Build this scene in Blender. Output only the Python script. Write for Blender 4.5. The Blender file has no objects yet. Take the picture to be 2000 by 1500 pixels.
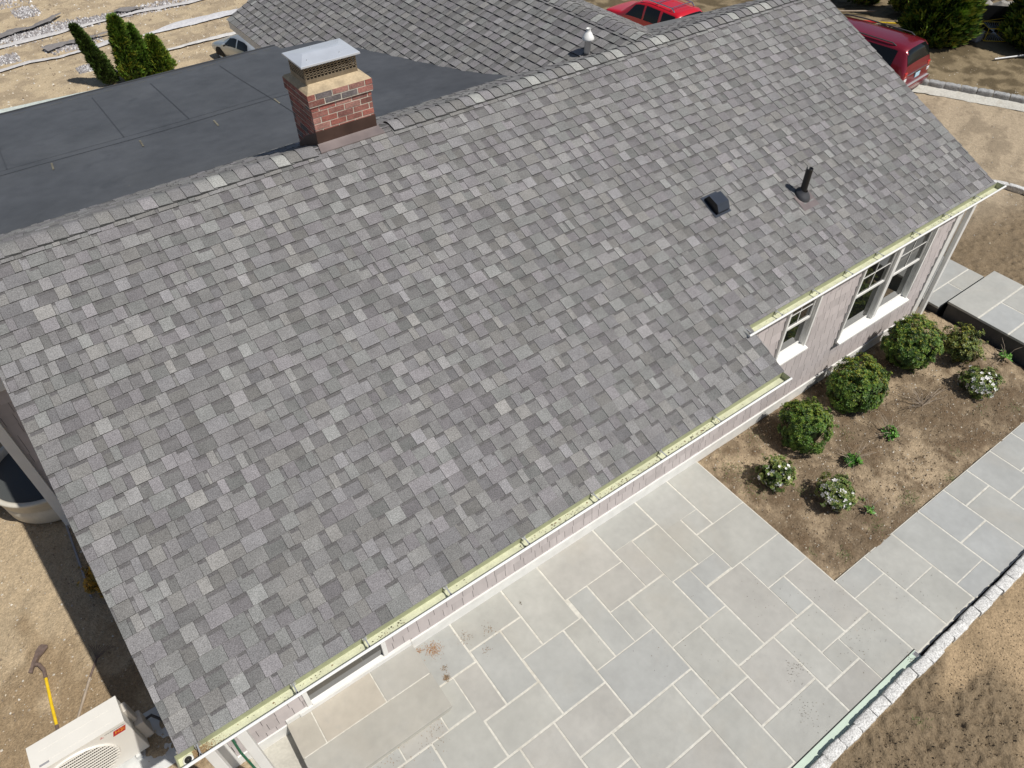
import bpy, math, random
import numpy as np
from mathutils import Vector, Matrix
random.seed(7)
C = bpy.context.scene
COL = C.collection
R = math.radians
# ---------------------------------------------------------------- camera
CAM = (3.18642, -4.35405, 9.35478)
yw, pt, rl = R(-35.2318), R(45.4464), R(-0.91663)
F_ = Vector((-math.sin(yw)*math.cos(pt), math.cos(yw)*math.cos(pt), -math.sin(pt)))
R_ = Vector((math.cos(yw), math.sin(yw), 0)); U_ = R_.cross(F_)
R2 = R_*math.cos(rl) + U_*math.sin(rl); U2 = R2.cross(F_)
cam = bpy.data.objects.new('camera', bpy.data.cameras.new('camera')); COL.objects.link(cam)
cam.matrix_world = Matrix(((R2.x, U2.x, -F_.x, CAM[0]), (R2.y, U2.y, -F_.y, CAM[1]), (R2.z, U2.z, -F_.z, CAM[2]), (0, 0, 0, 1)))
cam.data.sensor_width = 36; cam.data.lens = 1431.77/2000*36
cam.data.clip_start = .05; cam.data.clip_end = 2000
C.camera = cam
# ---------------------------------------------------------------- light
SAZ, SEL = R(-63), R(56.5)          # direction TOWARDS the sun, azimuth from +X
SD = Vector((math.cos(SAZ)*math.cos(SEL), math.sin(SAZ)*math.cos(SEL), math.sin(SEL)))
w = bpy.data.worlds.new('World'); C.world = w; w.use_nodes = True
nt = w.node_tree; bg = nt.nodes['Background']
sky = nt.nodes.new('ShaderNodeTexSky'); sky.sky_type = 'NISHITA'; sky.sun_disc = False
sky.sun_elevation = SEL; sky.sun_rotation = math.pi/2 - SAZ
nt.links.new(sky.outputs[0], bg.inputs[0]); bg.inputs[1].default_value = .062
sl = bpy.data.lights.new('sun', 'SUN'); sl.energy = 4.3; sl.angle = R(.5); sl.color = (1, .965, .90)
so = bpy.data.objects.new('sun', sl); COL.objects.link(so); so.rotation_euler = SD.to_track_quat('Z', 'Y').to_euler(); so.location = (0, 0, 30)
C.view_settings.view_transform = 'Standard'; C.view_settings.look = 'None'; C.view_settings.gamma = 1
C.view_settings.exposure = 0.0
# ---------------------------------------------------------------- helpers
def mat(name, col=(.5, .5, .5), rough=.8, attr=False, ns=None, na=.15, ns2=None, na2=.15, bump=None, bs=.3, metal=0, spec=None, coat=0, aniso=None, ior=None):
    m = bpy.data.materials.new(name); m.use_nodes = True; t = m.node_tree; n = t.nodes; b = n['Principled BSDF']
    b.inputs['Roughness'].default_value = rough; b.inputs['Metallic'].default_value = metal
    if spec is not None: b.inputs['Specular IOR Level'].default_value = spec
    if ior: b.inputs['IOR'].default_value = ior
    if coat: b.inputs['Coat Weight'].default_value = coat; b.inputs['Coat Roughness'].default_value = .05
    tc = n.new('ShaderNodeTexCoord')
    if attr:
        a = n.new('ShaderNodeAttribute'); a.attribute_name = 'Col'; src = a.outputs['Color']
    else:
        a = n.new('ShaderNodeRGB'); a.outputs[0].default_value = (*col, 1); src = a.outputs[0]
    for s, am in ((ns, na), (ns2, na2)):
        if not s: continue
        no = n.new('ShaderNodeTexNoise'); no.inputs['Scale'].default_value = s; no.inputs['Detail'].default_value = 3
        if aniso:
            mp = n.new('ShaderNodeMapping'); mp.inputs['Scale'].default_value = aniso; t.links.new(tc.outputs['Object'], mp.inputs[0]); t.links.new(mp.outputs[0], no.inputs['Vector'])
        else: t.links.new(tc.outputs['Object'], no.inputs['Vector'])
        mr = n.new('ShaderNodeMapRange'); mr.inputs[1].default_value = .3; mr.inputs[2].default_value = .7; mr.inputs[3].default_value = 1-am; mr.inputs[4].default_value = 1+am
        t.links.new(no.outputs['Fac'], mr.inputs[0])
        vm = n.new('ShaderNodeVectorMath'); vm.operation = 'SCALE'
        t.links.new(src, vm.inputs[0]); t.links.new(mr.outputs[0], vm.inputs['Scale']); src = vm.outputs[0]
    t.links.new(src, b.inputs['Base Color'])
    if bump:
        no = n.new('ShaderNodeTexNoise'); no.inputs['Scale'].default_value = bump; no.inputs['Detail'].default_value = 5
        t.links.new(tc.outputs['Object'], no.inputs['Vector'])
        bp = n.new('ShaderNodeBump'); bp.inputs['Strength'].default_value = bs; bp.inputs['Distance'].default_value = .02
        t.links.new(no.outputs['Fac'], bp.inputs['Height']); t.links.new(bp.outputs[0], b.inputs['Normal'])
    return m
M = {}
M['shingle'] = mat('shingle', attr=True, rough=.92, ns=120, na=.42, ns2=5.0, na2=.10, bump=150, bs=.4, spec=.25)
M['siding'] = mat('siding', attr=True, rough=.6, ns=14, na=.05, ns2=1.2, na2=.05, aniso=(1, 1, .2))
M['white'] = mat('white', (.80, .79, .76), .38, ns=3, na=.05)
M['white2'] = mat('white2', (.76, .75, .72), .45, ns=6, na=.07)
M['pollen'] = mat('pollen', (.575, .58, .415), .5, ns=9, na=.10, ns2=60, na2=.10)
M['drip'] = mat('drip', (.36, .375, .235), .5, ns=12, na=.1)
M['steel'] = mat('steel', (.62, .62, .62), .38, metal=.6, ns=8, na=.1)
M['lid'] = mat('lid', (.70, .73, .78), .42, metal=.45, ns=3, na=.08)
M['screen'] = mat('screen', (.33, .28, .21), .4, metal=.7, ns=12, na=.2)
M['dark'] = mat('dark', (.012, .011, .011), .8)
M['black'] = mat('black', (.012, .012, .013), .35)
M['vent'] = mat('vent', (.035, .042, .058), .32, ns=5, na=.1)
M['brick'] = mat('brick', attr=True, rough=.85, ns=45, na=.22, ns2=9, na2=.2, bump=60, bs=.3)
M['mortar'] = mat('mortar', (.60, .55, .46), .9, ns=50, na=.15)
M['crown'] = mat('crown', (.47, .37, .24), .85, ns=5, na=.22, ns2=40, na2=.08, bump=40, bs=.2)
M['flash'] = mat('flash', (.085, .05, .04), .42, ns=4, na=.25, metal=.3)
M['apron'] = mat('apron', (.20, .165, .16), .38, ns=4, na=.15, metal=.3)
M['epdm'] = mat('epdm', (.074, .077, .084), .50, ns=.9, na=.14, ns2=5, na2=.10, bump=5, bs=.10, spec=.45)
M['seam'] = mat('seam', (.056, .059, .065), .55)
M['seamy'] = mat('seamy', (.20, .18, .13), .7, ns=3, na=.4)
M['stone'] = mat('stone', attr=True, rough=.72, ns=1.7, na=.075, ns2=9, na2=.045, bump=14, bs=.16)
M['joint'] = mat('joint', (.60, .58, .52), .9, ns=20, na=.12)
M['granite'] = mat('granite', (.60, .59, .57), .8, ns=60, na=.42, ns2=12, na2=.16, bump=35, bs=.5)
M['granite_grey_shaded'] = mat('granite_grey_shaded', (.33, .33, .325), .85, ns=30, na=.3, ns2=8, na2=.15, bump=25, bs=.5)  # far curb granite, darkened overall to carry the shade on its sides
M['soil'] = mat('soil', attr=True, rough=.95, ns=30, na=.20, ns2=120, na2=.18, bump=42, bs=.9, spec=.1)
M['pebble'] = mat('pebble', attr=True, rough=.85, ns=40, na=.1)
M['carglass'] = mat('carglass', (.008, .009, .010), .06, ior=1.42)
M['glass'] = mat('glass', (.012, .013, .012), .03, ior=1.75, spec=.9)
M['leaf'] = mat('leaf', attr=True, rough=.5, spec=.35)
M['bark'] = mat('bark', (.12, .085, .055), .9, ns=30, na=.3)
M['petal'] = mat('petal', (.82, .80, .78), .6)
M['fabric'] = mat('fabric', attr=True, rough=.8, ns=10, na=.12, bump=6, bs=.5)
M['mint'] = mat('mint', (.52, .62, .52), .5, ns=4, na=.06)
M['cream'] = mat('cream', (.74, .71, .65), .42, ns=4, na=.03)
M['creamd'] = mat('creamd', (.60, .56, .50), .42, ns=4, na=.03)
M['grille_dark'] = mat('grille_dark', (.045, .042, .038), .6)
M['conc'] = mat('conc', (.46, .44, .385), .85, ns=4, na=.1, ns2=30, na2=.08)
M['pad'] = mat('pad', (.60, .60, .58), .8, ns=8, na=.1)
M['grey'] = mat('grey', (.33, .32, .33), .5, ns=10, na=.1)
M['wood'] = mat('wood', (.36, .29, .22), .7, ns=20, na=.2)
M['yellow'] = mat('yellow', (.78, .52, .02), .4, ns=12, na=.15)
M['rust'] = mat('rust', (.15, .105, .085), .7, ns=25, na=.25)
M['red'] = mat('red', (.55, .03, .03), .4)
M['redlab'] = mat('redlab', (.45, .012, .015), .5)
M['orangelab'] = mat('orangelab', (.80, .36, .02), .5)
M['ink'] = mat('ink', (.05, .05, .05), .6)
M['green'] = mat('green', (.02, .36, .17), .35)
M['litter'] = mat('litter', (.26, .13, .05), .9, ns=40, na=.35)
M['maroon'] = mat('maroon', (.20, .008, .020), .28, coat=.8, metal=.25)
M['redcar'] = mat('redcar', (.55, .006, .016), .28, coat=.8)
M['silver'] = mat('silver', (.50, .53, .55), .28, coat=.6, metal=.6)
M['tyre'] = mat('tyre', (.02, .02, .02), .8)
M['chrome'] = mat('chrome', (.75, .75, .75), .15, metal=1)
M['plastic'] = mat('plastic', (.05, .05, .055), .45)
M['lamp'] = mat('lamp', (.55, .015, .01), .15, coat=1)
M['lampw'] = mat('lampw', (.7, .7, .72), .15, coat=1)
M['plate'] = mat('plate', (.45, .65, .78), .4)
M['tank'] = mat('tank', (.56, .52, .44), .5, ns=4, na=.08, ns2=18, na2=.05)
M['water'] = mat('water', (.075, .080, .080), .4, ior=1.25, bump=1.6, bs=.5)
M['wallback'] = mat('wallback', (.05, .045, .042), .9)
M['fence'] = mat('fence', (.010, .010, .012), .7)
M['riser'] = mat('riser', (.07, .066, .062), .85, ns=6, na=.2, bump=12, bs=.3)  # near-black: shadow on the raised walk's side faces is in the colour
M['rock'] = mat('rock', (.30, .28, .25), .9, ns=4, na=.3, ns2=25, na2=.15, bump=8, bs=.6)

KR = .917
def RS(p):   # roof survey coordinates -> site coordinates (metres)
    return (CAM[0]+(p[0]-CAM[0])/KR, CAM[1]+(p[1]-CAM[1])/KR, CAM[2]+(p[2]-CAM[2])/KR)
def stain(m, col, scale, lo, hi, amt):
    t = M[m].node_tree; n = t.nodes; b = n['Principled BSDF']; src = b.inputs['Base Color'].links[0].from_socket
    tc = n.new('ShaderNodeTexCoord'); no = n.new('ShaderNodeTexNoise'); no.inputs['Scale'].default_value = scale; no.inputs['Detail'].default_value = 6; no.inputs['Roughness'].default_value = .62; no.inputs['Distortion'].default_value = .6; t.links.new(tc.outputs['Object'], no.inputs['Vector'])
    mr = n.new('ShaderNodeMapRange'); mr.inputs[1].default_value = lo; mr.inputs[2].default_value = hi; mr.inputs[3].default_value = 0; mr.inputs[4].default_value = amt; t.links.new(no.outputs['Fac'], mr.inputs[0])
    mx = n.new('ShaderNodeMix'); mx.data_type = 'RGBA'; t.links.new(mr.outputs[0], mx.inputs[0]); t.links.new(src, mx.inputs[6]); mx.inputs[7].default_value = (*col, 1); t.links.new(mx.outputs[2], b.inputs['Base Color'])
stain('stone', (.39, .35, .29), .75, .54, .74, .35); stain('stone', (.30, .30, .29), 2.6, .58, .75, .35); stain('stone', (.33, .21, .12), 4.5, .70, .80, .5)
stain('epdm', (.10, .103, .108), .8, .48, .70, .45); stain('epdm', (.045, .048, .053), 1.6, .60, .70, .45); stain('epdm', (.16, .15, .13), 9, .66, .78, .35)
stain('crown', (.25, .19, .13), 6, .55, .75, .5); stain('brick', (.42, .38, .35), 7, .60, .78, .45); stain('joint', (.42, .38, .31), 3.5, .50, .7, .5)
stain('white2', (.56, .53, .46), 2.2, .55, .8, .35); stain('granite', (.40, .38, .34), 5, .55, .75, .4)
class MB:
    def __init__(s): s.v = []; s.f = []; s.c = []; s.m = []
    def poly(s, pts, c=(.5, .5, .5), m=0):
        n = len(s.v); s.v += [tuple(p) for p in pts]; s.f.append(tuple(range(n, n+len(pts)))); s.c.append(c); s.m.append(m)
    def grid(s, rows, c=(.5, .5, .5), m=0, closed=False):
        n = len(s.v); k = len(rows[0])
        for r in rows: s.v += [tuple(p) for p in r]
        for i in range(len(rows)-1):
            for j in range(k if closed else k-1):
                a = n+i*k+j; b = n+i*k+(j+1) % k
                s.f.append((a, b, b+k, a+k)); s.c.append(c); s.m.append(m)
    def box(s, x0, y0, z0, x1, y1, z1, c=(.5, .5, .5), m=0, T=None):
        p = [(x0, y0, z0), (x1, y0, z0), (x1, y1, z0), (x0, y1, z0), (x0, y0, z1), (x1, y0, z1), (x1, y1, z1), (x0, y1, z1)]
        if T: p = [tuple(T(*q)) for q in p]
        n = len(s.v); s.v += p
        for f in ((0, 3, 2, 1), (4, 5, 6, 7), (0, 1, 5, 4), (1, 2, 6, 5), (2, 3, 7, 6), (3, 0, 4, 7)):
            s.f.append(tuple(n+i for i in f)); s.c.append(c); s.m.append(m)
    def tube(s, pts, r, n=8, c=(.5, .5, .5), m=0, caps=True):
        pts = [Vector(p) for p in pts]; rs = r if isinstance(r, (list, tuple)) else [r]*len(pts); rows = []
        for i, p in enumerate(pts):
            d = (pts[min(i+1, len(pts)-1)]-pts[max(i-1, 0)]).normalized()
            a = d.cross(Vector((0, 0, 1)));
            if a.length < .05: a = d.cross(Vector((1, 0, 0)))
            a.normalize(); b = d.cross(a)
            rows.append([p+(a*math.cos(2*math.pi*k/n)+b*math.sin(2*math.pi*k/n))*rs[i] for k in range(n)])
        s.grid(rows, c, m, closed=True)
        if caps: s.poly(rows[0], c, m); s.poly(rows[-1][::-1], c, m)
    def lathe(s, prof, cx=0, cy=0, n=24, c=(.5, .5, .5), m=0):
        s.grid([[(cx+r*math.cos(2*math.pi*k/n), cy+r*math.sin(2*math.pi*k/n), z) for k in range(n)] for r, z in prof], c, m, closed=True)
    def rs(s): s.v = [RS(p) for p in s.v]; return s
    def build(s, name, mats, parent=None, smooth=False, loc=None):
        me = bpy.data.meshes.new(name); me.from_pydata(s.v, [], s.f)
        for mm in (mats if isinstance(mats, (list, tuple)) else [mats]): me.materials.append(M[mm])
        nl = np.array([len(f) for f in s.f]); cc = np.array([(x[0], x[1], x[2], 1.) for x in s.c], dtype=np.float32)
        at = me.color_attributes.new('Col', 'FLOAT_COLOR', 'CORNER'); at.data.foreach_set('color', np.repeat(cc, nl, axis=0).ravel())
        me.polygons.foreach_set('material_index', s.m)
        if smooth: me.polygons.foreach_set('use_smooth', [True]*len(s.f))
        me.update()
        o = bpy.data.objects.new(name, me); COL.objects.link(o)
        if parent: o.parent = parent; o.matrix_parent_inverse = parent.matrix_world.inverted() if False else Matrix.Translation(-parent.location) if not any(parent.rotation_euler) else Matrix.Identity(4)
        return o
def tag(o, label=None, cat=None, group=None, kind=None):
    for k, v in (('label', label), ('category', cat), ('group', group), ('kind', kind)):
        if v: o[k] = v
    return o
def empty(name, loc, label, cat, group=None):
    o = bpy.data.objects.new(name, None); COL.objects.link(o); o.location = loc; o.empty_display_size = .2
    return tag(o, label, cat, group)
def bevel(o, w=.004, seg=2):
    b = o.modifiers.new('bevel', 'BEVEL'); b.width = w; b.segments = seg; b.limit_method = 'ANGLE'; return o
def local_empty(name, loc, rz, label, cat, group=None):   # children of this one are built in local coordinates
    o = empty(name, loc, label, cat, group); o.rotation_euler = (0, 0, rz); return o
def lbuild(mb, name, mats, parent, smooth=False):         # local child
    o = mb.build(name, mats, None, smooth); o.parent = parent; return o
def subtract(rects, ex):
    out = rects
    for e in ex:
        nx = []
        for r in out:
            x0, y0, x1, y1 = r; a0, b0, a1, b1 = e
            if a1 <= x0 or a0 >= x1 or b1 <= y0 or b0 >= y1: nx.append(r); continue
            if a0 > x0: nx.append((x0, y0, a0, y1))
            if a1 < x1: nx.append((a1, y0, x1, y1))
            l, h = max(x0, a0), min(x1, a1)
            if b0 > y0: nx.append((l, y0, h, b0))
            if b1 < y1: nx.append((l, b1, h, y1))
        out = nx
    return [r for r in out if r[2]-r[0] > .004 and r[3]-r[1] > .004]
# numpy value noise
_rng = np.random.RandomState(3); _T = _rng.rand(256, 256)
def vnoise(x, y):
    xi = np.floor(x).astype(int); yi = np.floor(y).astype(int); fx = x-xi; fy = y-yi
    fx = fx*fx*(3-2*fx); fy = fy*fy*(3-2*fy); a = xi & 255; b = yi & 255; a1 = (a+1) & 255; b1 = (b+1) & 255
    return (_T[a, b]*(1-fx)+_T[a1, b]*fx)*(1-fy)+(_T[a, b1]*(1-fx)+_T[a1, b1]*fx)*fy
def fbm(x, y, s, o=4, g=.5):
    r = 0; a = 1; n = 0
    for i in range(o): r = r+a*vnoise(x*s+17.3*i, y*s+5.7*i); n += a; a *= g; s *= 2.03
    return r/n
def ss(a, b, x): k = np.clip((x-a)/(b-a), 0, 1); return k*k*(3-2*k)

# ================================================================= ground
def ghc(x, y):
    """height and colour of the soil at x, y (numpy arrays)"""
    n1 = fbm(x, y, .55, 4); n2 = fbm(x+40, y+11, 2.2, 4); n3 = fbm(x+9, y+70, 9, 3); n4 = fbm(x+3, y+3, 24, 2)
    front = ss(-4.12, -4.24, y)                                   # beyond the patio curb
    bed = ss(9.8, 9.9, x)*ss(-2.76, -2.70, y)*ss(.2, .1, y)*ss(16.3, 16.1, x)
    right = ss(16.0, 16.5, x)*ss(5, 4, y)      # east side, near the walk
    back = ss(11, 16, y)
    left = ss(2.3, 2.1, x)*ss(9, 7, y)
    clod = front*ss(.40, .52, fbm(x+5, y, .5, 3)-.12*ss(11.2, 12.2, x)+.12*ss(11.0, 10.2, x)-.22*ss(-4.7, -4.45, y)*ss(8.9, 9.6, x)) + right*ss(17.5, 18.5, x)*ss(-6, -1, y)*ss(2.2, .8, y)
    clod = np.clip(clod, 0, 1)
    z = -.045 + (n1-.5)*.05 + (n2-.5)*.02*(.4+back+3*left) + left*(n3-.5)*.03
    z = z + clod*((n3-.45)*.10 + (n4-.5)*.09) + (n3-.5)*.012 + (n4-.5)*.006
    z = z + bed*(.02 + (n2-.5)*.09 + (n3-.5)*.03 + (n4-.5)*.012 + .16*ss(14.9, 16.1, x)*ss(-2.6, -1.2, y)) + front*.04
    ridges = back*(.10*(fbm(x*.12, y+x*.02, 1.1, 2)-.5))
    qq = ss(8, 20, y)
    z = z + ridges - (1.3*ss(16.5, 26, x)*(1-qq)+2.1*qq)
    c = np.zeros(x.shape+(3,))
    sand = np.array((.47, .375, .25)); brown = np.array((.30, .22, .135)); dark = np.array((.15, .105, .065)); pink = np.array((.38, .30, .205)); drive = np.array((.40, .32, .225)); tan = np.array((.39, .285, .175)); cl = np.array((.205, .155, .10))
    def mixc(a, b, k): return a*(1-k[..., None])+b*k[..., None]
    c = mixc(np.broadcast_to(sand, c.shape), np.broadcast_to(pink*.95, c.shape), ss(.45, .62, n2))
    rut = fbm(x*.35+y*.1, y*1.0-x*.25, 2.6, 3)
    z = z + ss(17, 18, x)*(rut-.5)*.06
    c = mixc(c, mixc(np.broadcast_to(drive, c.shape), np.broadcast_to(drive*.74, c.shape), ss(.44, .62, rut*.7+n3*.3)), ss(15, 17, x))
    tn = mixc(np.broadcast_to(tan, c.shape), np.broadcast_to(brown, c.shape), ss(.42, .6, n1*.5+n2*.5))
    c = mixc(c, tn, np.clip(front+left*.0, 0, 1))
    lf = mixc(np.broadcast_to(np.array((.43, .335, .22)), c.shape), np.broadcast_to(brown, c.shape), ss(.45, .62, n1*.4+n2*.6))
    c = mixc(c, lf, left)
    bd = mixc(np.broadcast_to(np.array((.37, .285, .19)), c.shape), np.broadcast_to(np.array((.175, .13, .085)), c.shape), ss(.40, .58, n1*.45+n2*.35+n3*.2+.10*ss(.9, .2, abs(y+1.4)+abs(x-12.6)*.3)))
    bd = mixc(bd, np.broadcast_to(dark, c.shape), ss(.53, .66, n2*.5+n3*.5)*.8)
    c = mixc(c, bd, bed)
    c = mixc(c, np.broadcast_to(cl, c.shape), clod)
    far = ss(.2, .6, (x-28.6)+(y-6.9)*.5)*ss(27, 26, x*0+26)*ss(45, 35, y)*ss(24, 27, x)
    c = mixc(c, mixc(np.broadcast_to(np.array((.25, .195, .12)), c.shape), np.broadcast_to(np.array((.12, .092, .055)), c.shape), ss(.4, .6, n2)), far)
    c = c*(.86+.28*n4[..., None])
    return z, c
def axis(segs):
    out = [np.arange(a, b, d) for a, b, d in segs]; return np.concatenate(out+[np.array([segs[-1][1]])])
xs = axis([(-400, -20, 40), (-20, -3, 1.5), (-3, 2.4, .035), (2.4, 7.5, .12), (7.5, 17, .03), (17, 31, .06), (31, 42, .11), (42, 60, 1.5), (60, 400, 40)])
ys = axis([(-400, -20, 40), (-20, -8, 1), (-8, -4, .03), (-4, -2.76, .25), (-2.76, 0, .03), (0, 7, .05), (7, 24, .12), (24, 42, .075), (42, 60, 1.5), (60, 400, 40)])
X, Y = np.meshgrid(xs, ys, indexing='ij'); Zg, Cg = ghc(X, Y)
under = ((X > 2.3) & (Y > 8) & (Y < 11.9) & (X < 15.4)) | ((X > 2.3) & (X < 9.82) & (Y > -4.1) & (Y < 10)) | ((X > 9.8) & (Y > -4.1) & (Y < -2.74) & (X < 22)) | ((X > 9.8) & (X < 15.6) & (Y > .03) & (Y < 10)) | ((X > 16.12) & (X < 17.6) & (Y > -6) & (Y < 2))
Zg = np.where(under, np.minimum(Zg, -.22), Zg)
nx, ny = X.shape
def gridmesh(name, V, colr, nx, ny, m, smooth=True):
    me = bpy.data.meshes.new(name); n = nx*ny; me.vertices.add(n); me.vertices.foreach_set('co', V.astype(np.float32).ravel())
    i, j = np.meshgrid(np.arange(nx-1), np.arange(ny-1), indexing='ij'); a = (i*ny+j).ravel()
    q = np.stack([a, a+ny, a+ny+1, a+1], 1).astype(np.int32); nf = len(q)
    me.loops.add(nf*4); me.loops.foreach_set('vertex_index', q.ravel()); me.polygons.add(nf)
    me.polygons.foreach_set('loop_start', np.arange(0, nf*4, 4, dtype=np.int32)); me.polygons.foreach_set('use_smooth', np.full(nf, smooth))
    at = me.color_attributes.new('Col', 'FLOAT_COLOR', 'POINT'); at.data.foreach_set('color', np.concatenate([colr.reshape(-1, 3), np.ones((n, 1))], 1).astype(np.float32).ravel())
    me.update(calc_edges=True); me.materials.append(M[m]); o = bpy.data.objects.new(name, me); COL.objects.link(o); return o
tag(gridmesh('ground', np.stack([X, Y, Zg], -1), Cg, nx, ny, 'soil'), kind='structure')
def gz(x, y): return float(ghc(np.array([[x]], float), np.array([[y]], float))[0][0, 0])
# ---- loose stones
def stones(name, fn, n, smin, smax, pal, seed, label):
    rg = random.Random(seed); b = MB(); k = 0
    while k < n:
        x, y = fn(rg)
        s = smin+(smax-smin)*rg.random()**2.5; z = gz_fast(x, y)+s*.25; c = rg.choice(pal); f = .8+.4*rg.random(); c = tuple(q*f for q in c)
        a = rg.random()*6.28; ca, sa = math.cos(a), math.sin(a); e = .6+.6*rg.random(); h = .45+.4*rg.random()
        P = [(ca*s*e, sa*s*e, 0), (-sa*s, ca*s, 0), (-ca*s*e*.9, -sa*s*e*.9, 0), (sa*s*.9, -ca*s*.9, 0), (rg.uniform(-.3, .3)*s, rg.uniform(-.3, .3)*s, h*s)]
        P = [(x+p[0], y+p[1], z+p[2]-.3*s*(i < 4)) for i, p in enumerate(P)]; m0 = len(b.v); b.v += P
        for q in ((0, 1, 4), (1, 2, 4), (2, 3, 4), (3, 0, 4)): b.f.append(tuple(m0+i for i in q)); b.c.append(c); b.m.append(0)
        k += 1
    return tag(b.build(name, 'pebble'), label, 'stones', kind='stuff')
def gz_fast(x, y):
    i = min(max(np.searchsorted(xs, x)-1, 0), nx-2); j = min(max(np.searchsorted(ys, y)-1, 0), ny-2); return float(Zg[i, j])
sandy = [(.50, .43, .33), (.42, .345, .255), (.32, .25, .175), (.58, .54, .47), (.22, .17, .12)]
stones('pebbles', lambda r: (r.uniform(9.95, 16.1), r.uniform(-2.7, -.02)), 6000, .003, .020, sandy, 1, 'small pale pebbles and soil crumbs strewn over the planting bed')
stones('pebbles', lambda r: (r.uniform(-.9, 2.2), r.uniform(.6, 7)), 3200, .004, .024, sandy, 2, 'small stones scattered on the sandy soil beside the left gable')
stones('soil_clods', lambda r: (7.7+4.2*r.random()**1.3, -4.3-2.2*r.random()), 8000, .004, .017, [(.24, .18, .115), (.20, .15, .095), (.30, .23, .15), (.28, .215, .14)], 3, 'loose brown clods on the soil outside the cobble curb')
stones('pebbles', lambda r: (r.uniform(1, 14), r.uniform(25, 42)), 5200, .012, .06, sandy, 4, 'pale stones scattered over the rough sandy yard behind the flat roof')
stones('pebbles', lambda r: (r.uniform(17.8, 33), r.uniform(-3, 10)), 2600, .006, .03, sandy, 5, 'small stones on the dirt drive beyond the right gable')
stones('soil_crumbs', lambda r: (r.uniform(10.0, 16.0), r.uniform(-2.68, -.05)), 5200, .005, .022, [(.20, .145, .09), (.14, .10, .065), (.28, .21, .135)], 8, 'dark soil crumbs and clods raked over the planting bed')
# crushed stone left by the fabric strips
def blobs(L):
    def f(r):
        x0, x1, y0, y1 = r.choice(L)
        return (x0+x1)/2+(x1-x0)/2*max(-1, min(1, r.gauss(0, .5))), (y0+y1)/2+(y1-y0)/2*max(-1, min(1, r.gauss(0, .5)))
    return f
stones('crushed_stone', blobs([(3.4, 6.2, 32.8, 34.6), (5.2, 7.6, 33.2, 34.8), (6.6, 8.4, 33.2, 34.4), (5.4, 6.4, 36, 37.6), (7.6, 9.6, 33.4, 34.4), (9.2, 12.4, 33.3, 34.6), (4.0, 6.4, 38, 41), (5.6, 7.8, 31.0, 32.0), (3.6, 4.6, 31.1, 32), (6.2, 6.9, 28.2, 28.9)]), 9500, .03, .085,
       [(.42, .40, .40), (.30, .28, .28), (.20, .185, .185), (.62, .61, .61), (.26, .24, .24)], 6, 'grey and white crushed stone heaped between the pale fabric strips')

def twigs(fn, n, seed, label, c):
    rg = random.Random(seed); b = MB()
    for i in range(n):
        x, y = fn(rg); a = rg.random()*6.28; L = rg.uniform(.02, .09); z = gz_fast(x, y)+.004; b.tube([(x, y, z), (x+L*.5*math.cos(a), y+L*.5*math.sin(a), z+.006), (x+L*math.cos(a+.3), y+L*math.sin(a+.3), z+.003)], .0017, 3, rg.choice(c), caps=False)
    tag(b.build('twigs', 'pebble'), label, 'twigs', kind='stuff')
twigs(lambda r: (r.uniform(10, 16), r.uniform(-2.65, -.1)), 420, 9, 'thin dry twigs and roots lying on the planting bed soil', [(.30, .22, .13), (.12, .08, .05), (.42, .34, .22)])
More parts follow.
